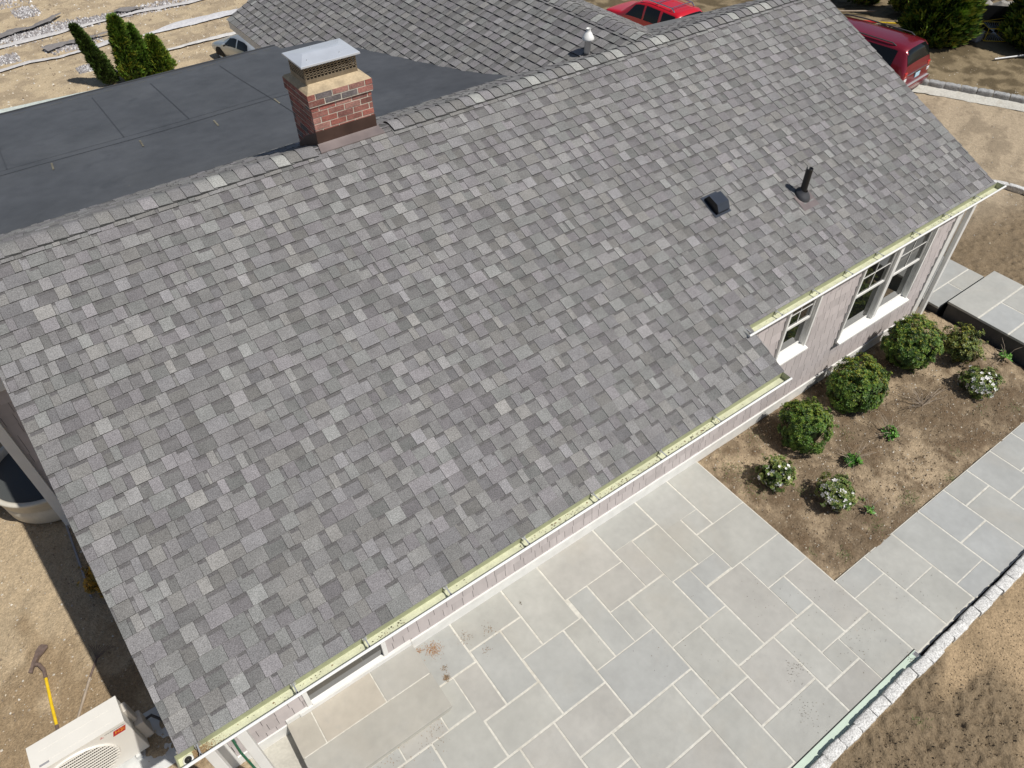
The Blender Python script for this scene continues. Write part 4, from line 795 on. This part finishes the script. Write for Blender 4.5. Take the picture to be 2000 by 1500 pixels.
AZ = [(.09, .14, .03), (.15, .19, .045), (.21, .23, .07), (.05, .09, .02)]
g_ = 'white flowering azaleas in the bed'
shrub('azalea', 10.52, -1.02, .29, .44, 3600, .026, AZ, 15, 'white flowering azalea nearest the house wall and patio corner', 'shrub', flowers=.028, fl_bias=(-.5, -.85), density=.6, group=g_)
shrub('azalea', 11.0, -1.82, .31, .44, 3900, .026, AZ, 16, 'azalea with small white blossoms closest to the patio inner corner', 'shrub', flowers=.028, fl_bias=(-.9, .2), density=.6, group=g_)
shrub('azalea', 15.0, -1.78, .33, .46, 4200, .027, AZ, 17, 'white flowering azalea at the far end of the bed near the raised walk', 'shrub', flowers=.028, fl_bias=(-.2, -.95), density=.6, group=g_)
def barebush(x, y, r, seed, label, green, n=16):
    rg = random.Random(seed); z0 = gz(x, y); e = empty('hydrangea', (x, y, z0), label, 'plant', 'bare stemmed plants in the bed'); b = MB()
    for i in range(n):
        a = rg.uniform(-.4, 3.6) if rg.random() < .8 else rg.random()*6.28; L = r*rg.uniform(.5, 1.1); hh = rg.uniform(.08, .34)
        p = [Vector((x, y, z0)), Vector((x+L*.45*math.cos(a), y+L*.45*math.sin(a), z0+hh*.7)), Vector((x+L*math.cos(a+rg.uniform(-.15, .15)), y+L*math.sin(a+rg.uniform(-.15, .15)), z0+hh))]
        b.tube(p, [.0045, .0035, .002], 5, caps=False)
    b.build('stems', 'wood', e)
    b = MB()
    for i in range(green):
        a = rg.random()*6.28; rr = r*.30*math.sqrt(rg.random()); P = Vector((x+rr*math.cos(a), y+rr*math.sin(a), z0+.03+.10*rg.random())); leafcloud(b, P, (math.cos(a)*.5, math.sin(a)*.5, 1), .055, rg.choice([(.06, .17, .02), (.10, .23, .03), (.04, .11, .02)]), rg, 4, .6)
    if green: b.build('leaves', 'leaf', e)
barebush(11.87, -1.52, .36, 21, 'small bright green plant with bare stems, nearest the azaleas', 60)
barebush(12.86, -1.52, .38, 22, 'fresh green plant with dark bare stems in the middle of the bed', 50)
barebush(13.91, -1.46, .42, 23, 'leafless fan of pale bare stems behind the middle shrub', 0, 30)
barebush(16.0, -1.70, .34, 24, 'tiny green sprout with long bare stems below the raised walk', 16, 8)
barebush(11.25, -2.25, .22, 25, 'few bare twigs and little leaves beside the patio edge of the bed', 8, 8)
# weeds: one scattered ground cover
rg = random.Random(31); b = MB()
WD = [(10.25, -.45, .22, 90), (10.45, -.75, .2, 70), (10.2, -.95, .2, 60), (10.8, -1.45, .12, 40), (12.0, -2.5, .14, 70), (11.15, -2.45, .12, 40), (10.35, -2.5, .1, 34), (12.9, -2.62, .10, 40), (13.4, -2.4, .09, 26), (15.1, -2.45, .12, 34), (14.6, -2.1, .12, 26), (12.3, -1.1, .12, 30), (10.9, -2.0, .1, 20), (10.0, -2.2, .05, 20), (12.5, -.3, .2, 40), (11, -.25, .2, 40), (9.1, -4.5, .08, 24), (11.9, -4.75, .09, 22)]
for (x, y, r, n) in WD:
    for i in range(n*2):
        px, py = rg.gauss(x, r*.6), rg.gauss(y, r*.6); z0 = gz_fast(px, py); a = rg.random()*6.28; L = rg.uniform(.015, .05); w_ = .003; c = rg.choice([(.10, .15, .03), (.06, .12, .02), (.16, .17, .06), (.08, .17, .03)])
        b.poly([(px-w_*math.sin(a), py+w_*math.cos(a), z0), (px+w_*math.sin(a), py-w_*math.cos(a), z0), (px+L*math.cos(a), py+L*math.sin(a), z0+L*rg.uniform(.3, 1))], c)
tag(b.build('weeds', 'leaf'), 'sparse green weeds sprouting over the planting bed soil', 'weeds', kind='stuff')
# leaf litter on patio
def litter(spots, label, seed, pal=((.22, .12, .05), (.30, .17, .06), (.12, .09, .05))):
    rg = random.Random(seed); b = MB()
    for (x, y, r, n, z0) in spots:
        for i in range(n):
            px, py = rg.gauss(x, r*.5), rg.gauss(y, r*.5); a = rg.random()*6.28; s_ = rg.uniform(.003, .010); dx, dy = math.cos(a)*s_, math.sin(a)*s_; b.poly([(px-dx, py-dy, z0+.001), (px+dy*.4, py-dx*.4, z0+.004), (px+dx, py+dy, z0+.002), (px-dy*.4, py+dx*.4, z0+.004)], rg.choice(pal))
    return tag(b.build('leaf_litter', 'pebble'), label, 'leaf litter', kind='stuff')
litter([(4.78, -.20, .11, 420, 0), (4.62, -.10, .05, 80, 0)], 'rusty brown leaf crumbs beside the right end of the stone landing', 1, ((.34, .16, .05), (.26, .11, .04), (.42, .24, .10)))
litter([(4.72, -.62, .05, 160, 0), (4.76, -.5, .04, 50, 0), (5.2, -.30, .10, 70, 0), (5.52, -.42, .10, 60, 0), (5.35, -.62, .07, 40, 0), (4.2, -1.12, .2, 80, 0), (3.6, -1.18, .3, 110, 0)], 'small brown leaf scraps scattered near the landing', 2)
litter([(6.1, -.35, .02, 18, 0), (8.42, -3.2, .18, 70, 0), (8.1, -3.65, .2, 60, 0), (9.4, -3.5, .4, 60, 0), (9.6, -2.9, .4, 40, 0), (10.6, -3.4, .5, 40, 0), (7.5, -2.1, .8, 50, 0), (8.9, -2.4, .5, 40, 0), (9.72, -4.0, .08, 60, .004)], 'dark specks of soil and leaf on the bluestone', 3, ((.12, .10, .07), (.18, .14, .08), (.08, .07, .05)))
# soil smudges with a shape of their own, lying on the stone
# evergreen in the shade beside the left gable
shrub('forsythia', 1.55, 3.35, .28, .55, 1300, .035, [(.30, .17, .02), (.22, .14, .02), (.40, .22, .02), (.10, .09, .02)], 41, 'orange leaved bush in the shade tight against the left gable', 'shrub', density=.5, core=False)
# ---------------------------------------------------------------- conifers
def conifer(name, x, y, r, h, n, seed, label, lean=(0, 0), pal=None, size=.10, tip=None, z0=None, shape=.8, group=None):
    rg = random.Random(seed); z0 = gz(x, y) if z0 is None else z0; e = empty(name, (x, y, z0), label, 'tree', group); b = MB(); pal = pal or GR
    ax = lambda f: Vector((x+lean[0]*f*h, y+lean[1]*f*h, z0+f*h)); tips = [(rg.uniform(.15, .95), rg.random()*6.28, rg.uniform(.0, .25)) for _ in range(22)]
    for i in range(n):
        f = rg.random()**.85; rad = r*((1-f)**shape)*(.55+.45*min(1, f/.12))+r*.03; a = rg.random()*6.28
        for (tf, ta, tr) in tips:
            da = (a-ta+math.pi) % (2*math.pi)-math.pi; rad *= 1+tr*math.exp(-(da/.35)**2-((f-tf)/.06)**2)
        rr = rad*(1-abs(rg.gauss(0, .16))); P = ax(f)+Vector((rr*math.cos(a), rr*math.sin(a), 0)); d = Vector((math.cos(a), math.sin(a), 1.0)).normalized(); s_ = size*rg.uniform(.6, 1.4); hq = math.sin(int(a*6)*12.9+int(f*h*5.5)*78.2+seed)*43758.5; hq -= math.floor(hq); rr *= .88+.24*hq; P = ax(f)+Vector((rr*math.cos(a), rr*math.sin(a), 0)); c = tuple(q*(.55+1.1*hq) for q in rg.choice(pal))  # outer clumps brighter, gaps darker: light and shade put into leaf colour
        if tip and rg.random() < .10+.55*hq*hq: c = rg.choice(tip)
        sd = d.cross(Vector((rg.gauss(0, 1), rg.gauss(0, 1), rg.gauss(0, 1)))).normalized(); f2 = rg.uniform(.75, 1.25); c = tuple(q*f2 for q in c)
        for k in (-1, 0, 1):
            dd = (d+sd*k*.55).normalized(); w_ = sd.cross(dd)*s_*.10+sd*s_*.12; b.poly([P, P+dd*s_*.5+w_, P+dd*s_, P+dd*s_*.5-w_], c)
    b.build('crown', 'leaf', e)
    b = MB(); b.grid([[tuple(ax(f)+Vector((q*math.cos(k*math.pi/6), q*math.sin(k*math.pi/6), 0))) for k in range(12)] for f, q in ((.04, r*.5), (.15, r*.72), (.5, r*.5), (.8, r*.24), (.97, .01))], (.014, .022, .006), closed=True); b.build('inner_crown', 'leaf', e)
    b = MB(); b.tube([ax(-.03), ax(.3), ax(.9)], [r*.12, r*.08, .01], 8); b.build('trunk', 'bark', e, True)
YG = [(.20, .25, .03), (.26, .27, .035), (.14, .21, .03)]
g_ = 'young arborvitae behind the flat roof'
conifer('arborvitae', 6.95, 26.5, .31, 2.15, 2400, 51, 'slim dark arborvitae leaning left at the far yard edge', lean=(-.24, 0), pal=[(.045, .08, .015), (.06, .10, .02), (.03, .05, .01)], size=.13, z0=-2.1, shape=.5, group=g_)
conifer('arborvitae', 7.75, 26.3, .42, 2.2, 3200, 52, 'tallest bushy arborvitae, left peak of the green clump', pal=[(.065, .13, .015), (.09, .16, .02), (.045, .08, .012)], size=.15, tip=YG, z0=-2.1, shape=.45, group=g_)
conifer('arborvitae', 8.15, 26.35, .36, 1.80, 2600, 53, 'middle arborvitae of the green clump with a short side spire', pal=[(.065, .13, .015), (.09, .16, .02), (.045, .08, .012)], size=.15, z0=-2.1, shape=.5, group=g_)
conifer('arborvitae', 8.75, 26.3, .46, 1.3, 2400, 54, 'lowest arborvitae at the right end of the green clump', pal=[(.075, .14, .015), (.11, .17, .02), (.045, .08, .012)], size=.15, tip=YG, z0=-2.1, shape=.6, group=g_)
g_ = 'conifers along the far side of the drive'
conifer('conifer_tree', 32.5, 9.5, 1.25, 3.9, 9000, 61, 'large bushy conifer right behind the maroon van, yellow green tips', pal=GR, size=.24, tip=YG, z0=-1.4, shape=.6, group=g_)
conifer('conifer_tree', 35.0, 14.3, .95, 3.4, 5000, 62, 'conifer at the top edge beyond the right rake of the roof', pal=GR, size=.24, tip=YG, z0=-1.7, shape=.6, group=g_)
conifer('conifer_tree', 34.8, 6.9, 1.25, 3.9, 8000, 63, 'dark conifer cut by the right edge of the picture', pal=GR, size=.24, tip=YG, z0=-1.35, shape=.6, group=g_)
conifer('conifer_tree', 34.9, 12.0, .9, 3.0, 4000, 64, 'dark conifer standing between the large one and the roof rake', pal=GR, size=.2, tip=[(.16, .19, .03)], z0=-1.5, shape=.6, group=g_)
# black silt fence, boulders, bag and yellow frame under the conifers
b = MB(); P = [(34.2, 9.6), (34.7, 9.1), (35.2, 8.5), (35.7, 7.8)]
b.grid([[(x, y, -1.45) for x, y in P], [(x+.02, y, -1.0) for x, y in P], [(x-.02, y+.02, -.45) for x, y in P]]); o = b.build('silt_fence', 'fence'); sm = o.modifiers.new('t', 'SOLIDIFY'); sm.thickness = .02; tag(o, 'low black fabric fence between two conifers at top right', 'fence')
def rock(x, y, z, s, seed, lab):
    rg = random.Random(seed); b = MB(); rows = []
    for i in range(7):
        t1 = math.pi*i/6; rows.append([(x+s*math.sin(t1)*math.cos(a*math.pi/5)*rg.uniform(.8, 1.2), y+s*math.sin(t1)*math.sin(a*math.pi/5)*rg.uniform(.8, 1.2), z+s*.65*math.cos(t1)*rg.uniform(.85, 1.15)) for a in range(10)])
    b.grid(rows, closed=True); tag(b.build('boulder', 'rock', None), lab, 'boulder', 'boulders behind the black fence')
rock(36.3, 10.0, -1.1, .55, 1, 'grey boulder left of its neighbour above the black fabric fence'); rock(36.5, 9.0, -1.1, .65, 2, 'broad brownish boulder above the right end of the black fabric fence'); rock(37.4, 10.6, -1.0, .6, 3, 'pale boulder at the very top behind the fabric fence')
b = MB(); b.box(33.45, 8.35, -1.35, 33.85, 8.75, -.95); o = b.build('grey_bag', 'grey'); bevel(o, .08, 4); tag(o, 'dark grey bag slumped beside the yellow wire frame', 'bag')
yf = empty('wire_frame', (34, 8.4, -1.3), 'yellow wire frame standing in the shade by the grey bag', 'frame')
b = MB()
A_ = [(33.75, 8.25, -1.28), (34.3, 7.75, -1.28), (34.75, 8.3, -1.28), (34.2, 8.8, -1.28)]; B_ = [(x, y, -.85) for x, y, z in A_]
for Q in (A_, B_):
    for i in range(4): b.tube([Q[i], Q[(i+1) % 4]], .014, 5)
for i in range(4): b.tube([A_[i], B_[i]], .012, 5)
b.tube([B_[3], (34.9, 8.0, -.6), (35.3, 7.6, -.62)], .012, 5); b.build('frame', 'yellow', yf)
b = MB()
for i in range(9):
    f = i/8; b.tube([Vector(A_[0]).lerp(Vector(A_[1]), f), Vector(B_[3]).lerp(Vector(B_[2]), 1-f)], .006, 4)
b.build('mesh', 'steel', yf)
b = MB(); b.tube([(32.4, 7.1, -1.26), (33.9, 6.5, -1.26)], .035, 8); tag(b.build('conduit', 'steel', None, True), 'thin pale metal pipe lying on the dirt below the right conifer', 'pipe')
tl = empty('long_tool', (32.6, 12.2, -1.5), 'yellow and red long handled tool lying behind the maroon van roof', 'tool')
b = MB(); b.tube([(31.9, 13.3, -1.52), (32.45, 12.5, -1.48)], .03, 6); b.build('handle', 'yellow', tl); b = MB(); b.tube([(32.75, 12.05, -1.46), (33.2, 11.4, -1.42)], .03, 6); b.build('handle', 'yellow', tl)
b = MB(); b.tube([(32.45, 12.5, -1.48), (32.75, 12.05, -1.46)], .045, 6); b.build('grip', 'red', tl)
b = MB(); b.tube([(31.6, 12.9, -1.45), (32.6, 11.55, -1.4)], .03, 6); tag(b.build('wooden_pole', 'wood', None), 'pale wooden pole lying between the long tool and the van roof', 'pole')
b = MB(); b.tube([(32.6, 13.9, -1.5), (33.9, 12.9, -1.5)], .03, 6); tag(b.build('timber_stake', 'wood', None), 'thin timber stake in the shade beyond the long yellow tool', 'stake')
# fabric strips on the back yard
def strip(P, wds, c, seed, label, mt='fabric', name='fabric_strip', amp=.05):
    rg = random.Random(seed); b = MB(); rows = []; pts = []
    for (p, q, w0, w1_) in zip(P[:-1], P[1:], wds[:-1], wds[1:]):
        n = 10
        for i in range(n): f = i/n; pts.append((p[0]+(q[0]-p[0])*f, p[1]+(q[1]-p[1])*f, w0+(w1_-w0)*f))
    pts.append((*P[-1], wds[-1]))
    for i, (x, y, w_) in enumerate(pts):
        q = pts[min(i+1, len(pts)-1)]; r = pts[max(i-1, 0)]; d = Vector((q[0]-r[0], q[1]-r[1], 0)).normalized(); n_ = Vector((-d.y, d.x, 0)); row = []
        for k in range(7):
            u = k/6-.5; px, py = x+n_.x*u*w_+rg.uniform(-.01, .01), y+n_.y*u*w_+rg.uniform(-.01, .01); row.append((px, py, gz_fast(px, py)+.035+amp*(fbm(np.array([px*1.5]), np.array([py*3.]), 1.4, 3)[0])+(.03 if k in (2, 4) else 0)))
        rows.append(row)
    b.grid(rows, c); return tag(b.build(name, mt, None, True), label, 'fabric strip', 'fabric strips across the back yard')
pale = (.52, .50, .49); dk = (.20, .185, .18)
strip([(2.0, 30.2), (3.8, 30.4), (4.8, 30.65), (5.8, 30.4), (6.9, 30.55), (8.2, 30.9), (9.1, 31.0)], [.25, .3, .3, .22, .3, .5, .22], pale, 1, 'pale fabric strip behind the slim leaning arborvitae, lower of the two long ones')
strip([(9.3, 30.7), (10.0, 30.85), (10.9, 31.0), (12.0, 31.0), (13.2, 31.0), (14.2, 31.0)], [.12, .35, .75, .75, .6, .3], (.58, .57, .58), 2, 'widest pale fabric strip, ending at the corner of the rear shingled roof')
strip([(3.0, 32.7), (4.3, 32.95), (5.4, 33.1), (7.0, 33.25), (8.7, 33.4), (10.4, 33.7), (12.1, 33.4), (13, 33.5)], [.3, .3, .4, .3, .15, .4, .35, .2], pale, 3, 'long pale fabric strip edging the grey crushed stone at the top left')
strip([(9.0, 28.3), (10.2, 28.35), (11.0, 28.4), (12.0, 28.45), (13.0, 28.5)], [.1, .22, .25, .28, .2], (.56, .54, .52), 4, 'narrow pale fabric strip running up to the silver car')
strip([(3.9, 33.6), (4.9, 34.4), (5.6, 34.35), (6.4, 34.8), (7.1, 35.4)], [.3, .5, .35, .4, .1], dk, 5, 'crumpled brown fabric at the far left above the crushed stone', amp=.16)
strip([(5.6, 31.35), (6.3, 31.6), (7.0, 31.55), (8.2, 31.6)], [.5, .4, .5, .1], dk, 6, 'crumpled brown fabric beside the slim leaning arborvitae', amp=.16)
strip([(9.1, 34.3), (9.7, 34.1), (10.3, 33.9)], [.3, .5, .2], dk, 7, 'small crumpled brown fabric patch above the clump of arborvitae', amp=.16)
strip([(0, 26.3), (3.1, 26.45), (5.0, 26.3), (6.6, 26.2)], [.36, .36, .3, .18], (.50, .54, .50), 8, 'flat pale greenish strip on the ground right behind the flat roof edge', amp=.01)
# ---------------------------------------------------------------- vehicles
def car(name, loc, rz, S, label, cat, paint, secs, winds, scale=1.0, wheels=None, group=None):
    """secs: (x, W, zb, zbelt, ztop, WR) from rear to front; winds: (name, material, x0, x1, v0, v1)"""
    e = local_empty(name, loc, rz, label, cat, group); e.scale = (scale,)*3
    def ring(s):
        x, W, zb, zl, zt_, WR = s; h = zt_-zl
        half = [(W*.86, zb), (W*.97, zb+.10), (W, (zb+zl)*.52), (W*.985, zl), (W*.985+(WR-W*.985)*.5, zl+h*.48), (WR, zl+h*.86), (WR-.06, zl+h*.97), (WR*.55, zt_+.012), (0, zt_+.02)]
        return [(x, y, z) for y, z in half]+[(x, -y, z) for y, z in half[-2::-1]]
    # refine lengthwise
    ds = []
    for a, c_ in zip(secs[:-1], secs[1:]):
        n = max(2, int(abs(c_[0]-a[0])/.12))
        for i in range(n): ds.append(tuple(a[k]+(c_[k]-a[k])*i/n for k in range(6)))
    ds.append(secs[-1]); rows = [ring(s) for s in ds]
    b = MB(); b.grid(rows[::-1]); b.poly(rows[0]); b.poly(rows[-1][::-1]); bd = lbuild(b, 'body', paint, e, True)
    X_ = [s[0] for s in ds]
    def surf(x, v):
        i = min(max(np.searchsorted(X_, x)-1, 0), len(X_)-2); f = (x-X_[i])/(X_[i+1]-X_[i]+1e-9); j = min(int(v), 15); g = v-j
        L = lambda p, q, k: Vector(p)+(Vector(q)-Vector(p))*k
        return L(L(rows[i][j], rows[i][j+1], g), L(rows[i+1][j], rows[i+1][j+1], g), f)
    for nm, mm, x0, x1, v0, v1, sl in winds:
        b = MB(); n1, n2 = 10, 6; R_w = []
        for i in range(n1+1):
            row = []
            for j in range(n2+1):
                v = v0+(v1-v0)*j/n2; fx = i/n1; xa, xb = x0+sl[0]*j/n2, x1+sl[1]*j/n2; x = xa+(xb-xa)*fx
                p = surf(x, v); du = surf(x+.02, v)-surf(x-.02, v); dv = surf(x, v+.05)-surf(x, v-.05); nn = du.cross(dv)
                nn = nn.normalized() if nn.length > 1e-9 else Vector((0, 0, 1))
                if nn.dot(p-Vector((p.x*.9, 0, .9))) < 0: nn = -nn
                row.append(p+nn*.008)
            R_w.append(row)
        b.grid(R_w); lbuild(b, nm, mm, e, True)
    for (wx_, wr, W) in wheels:
        for sy in (-1, 1):
            b = MB(); y0 = sy*(W-.20); y1 = sy*(W+.004)
            prof = [(wr*.55, y0), (wr*.96, y0), (wr, y0+sy*.03), (wr, y1-sy*.03), (wr*.94, y1), (wr*.66, y1-sy*.004)]
            b.grid([[(wx_+r_*math.cos(a*math.pi/14), y, wr+r_*math.sin(a*math.pi/14)) for a in range(28)] for r_, y in prof], closed=True); wh = lbuild(b, 'wheel', 'tyre', e, True)
            b = MB(); b.grid([[(wx_+r_*math.cos(a*math.pi/14), y, wr+r_*math.sin(a*math.pi/14)) for a in range(28)] for r_, y in ((wr*.66, y1-sy*.004), (wr*.6, y1-sy*.03), (.05, y1-sy*.02), (.001, y1-sy*.02))], closed=True)
            rim = lbuild(b, 'rim', 'silver', wh, True)
            b = MB(); b.poly([(wx_+wr*1.16*math.cos(a*math.pi/14), sy*(W*1.0+.002), wr+wr*1.16*math.sin(a*math.pi/14)) for a in range(-1, 16)]); lbuild(b, 'wheel_arch', 'dark', e)
    return e
def lb(x0, y0, z0, x1, y1, z1, nm, m, e, bv=.01): b = MB(); b.box(x0, y0, z0, x1, y1, z1); o = lbuild(b, nm, m, e); bevel(o, bv); return o
Z0 = (0, 0)
van = car('minivan', (27.19, 9.66, -1.36), R(96.5), None, 'maroon minivan parked beyond the right rake, its rear towards the curb', 'minivan', 'maroon',
 [(-2.60, .88, .30, .55, .62, .86), (-2.56, .93, .26, .80, .90, .86), (-2.52, .96, .25, 1.0, 1.10, .84), (-2.46, .975, .24, 1.04, 1.30, .80), (-2.34, .985, .24, 1.05, 1.58, .75), (-2.22, .99, .24, 1.05, 1.69, .73), (-1.9, 1.0, .24, 1.05, 1.73, .72), (0, 1.0, .24, 1.05, 1.75, .72), (.7, 1.0, .24, 1.04, 1.72, .72), (1.1, 1.0, .24, 1.03, 1.55, .74), (1.75, .99, .24, 1.0, 1.12, .80), (2.3, .95, .24, .90, .96, .8), (2.55, .86, .28, .70, .78, .74), (2.62, .78, .34, .5, .6, .7)],
 [('rear_window', 'carglass', -2.475, -2.26, 5.6, 10.4, Z0), ('side_window', 'carglass', -2.0, -.95, 3.15, 4.95, (.0, 0)), ('side_window', 'carglass', -.85, .25, 3.15, 4.95, Z0), ('side_window', 'carglass', .35, 1.35, 3.15, 4.95, (.0, -.35)), ('side_window', 'carglass', -2.0, -.95, 12.85, 11.05, Z0), ('side_window', 'carglass', -.85, .25, 12.85, 11.05, Z0), ('side_window', 'carglass', .35, 1.35, 12.85, 11.05, (0, -.35)), ('windshield', 'carglass', .78, 1.68, 5.3, 10.7, Z0)], .95,
 [(-1.5, .34, .99), (1.5, .34, .99)])
lb(-2.67, -.92, .42, -2.50, .92, .60, 'bumper', 'maroon', van, .04); lb(-2.672, -.84, .60, -2.54, .84, .622, 'bumper_step', 'grey', van, .008)
lb(-2.66, -.86, .455, -2.672, .86, .475, 'bumper_strip', 'chrome', van, .002)
lb(-2.575, -.72, .93, -2.55, .72, .965, 'trim_strip', 'chrome', van, .004)
for sy in (-1, 1):
    lb(-2.585, sy*.80-.09, .74, -2.50, sy*.80+.09, .86, 'tail_lamp', 'lampw', van, .02); lb(-2.56, sy*.80-.08, .86, -2.44, sy*.80+.09, 1.06, 'tail_lamp', 'lamp', van, .02)
    b = MB(); b.tube([(-1.85, sy*.64, 1.71), (-1.7, sy*.65, 1.775), (0, sy*.66, 1.80), (.7, sy*.65, 1.77), (.85, sy*.64, 1.71)], .022, 8); lbuild(b, 'roof_rail', 'plastic', van, True)
pl_ = lb(-2.605, -.17, .74, -2.585, .15, .89, 'licence_plate', 'plate', van, .003)
lb(-2.58, -.22, .72, -2.57, .20, .91, 'plate_recess', 'plastic', van, .003)
suv = car('suv', (25.44, 17.2, -2.0), R(92.2), None, 'bright red sport utility vehicle with chrome roof rack beyond the roof ridge', 'car', 'redcar',
 [(-2.28, .86, .45, .7, .85, .84), (-2.24, .90, .38, 1.04, 1.12, .84), (-2.14, .92, .36, 1.08, 1.62, .76), (-1.95, .93, .36, 1.08, 1.74, .74), (-.4, .93, .36, 1.07, 1.78, .73), (.1, .93, .36, 1.06, 1.72, .73), (.45, .93, .36, 1.06, 1.62, .73), (1.15, .92, .36, 1.04, 1.12, .78), (2.0, .90, .36, .98, 1.02, .78), (2.2, .84, .42, .8, .88, .74), (2.25, .8, .48, .6, .7, .7)],
 [('side_window', 'carglass', -1.95, -1.25, 3.2, 5.0, Z0), ('side_window', 'carglass', -1.10, -.30, 3.2, 5.0, Z0), ('side_window', 'carglass', -.18, .80, 3.2, 5.0, (0, -.45)), ('side_window', 'carglass', -1.95, -1.25, 12.8, 11, Z0), ('side_window', 'carglass', -1.1, -.3, 12.8, 11, Z0), ('side_window', 'carglass', -.18, .8, 12.8, 11, (0, -.45)), ('windshield', 'carglass', .50, 1.10, 5.3, 10.7, Z0), ('rear_window', 'carglass', -2.22, -2.10, 5.6, 10.4, Z0)], .89,
 [(-1.35, .37, .92), (1.35, .37, .92)])
for sy in (-1, 1):
    b = MB(); b.tube([(-1.75, sy*.60, 1.74), (-1.6, sy*.60, 1.86), (.0, sy*.60, 1.88), (.15, sy*.6, 1.76)], .028, 8); lbuild(b, 'roof_rail', 'chrome', suv, True)
for x in (-1.55, -.7): b = MB(); b.tube([(x, -.60, 1.86), (x, .60, 1.86)], .024, 8); lbuild(b, 'roof_bar', 'chrome', suv, True)
sil = car('sedan', (11.88, 25.3, -2.1), R(105), None, 'silver grey car nosing out from under the rear shingled roof', 'car', 'silver',
 [(-2.3, .84, .35, .75, .82, .8), (-2.1, .88, .28, .92, 1.02, .8), (-1.5, .9, .26, .95, 1.15, .72), (-.9, .9, .25, .95, 1.42, .66), (0, .9, .25, .93, 1.45, .64), (.4, .9, .25, .92, 1.36, .66), (1.05, .9, .25, .90, 1.0, .74), (1.8, .88, .26, .78, .84, .76), (2.15, .82, .30, .62, .70, .72), (2.25, .74, .36, .5, .56, .66)],
 [('side_window', 'carglass', -1.3, -.35, 3.2, 5.0, (.15, 0)), ('side_window', 'carglass', -.25, .85, 3.2, 5.0, (0, -.5)), ('side_window', 'carglass', -1.3, -.35, 12.8, 11, (.15, 0)), ('side_window', 'carglass', -.25, .85, 12.8, 11, (0, -.5)), ('windshield', 'carglass', .42, 1.02, 5.3, 10.7, Z0)], .72,
 [(-1.35, .33, .90), (1.35, .33, .90)])
lb(.55, .90, .92, .72, 1.08, 1.06, 'mirror', 'silver', sil, .04); lb(.545, .92, .94, .552, 1.06, 1.04, 'mirror_glass', 'dark', sil, .002)
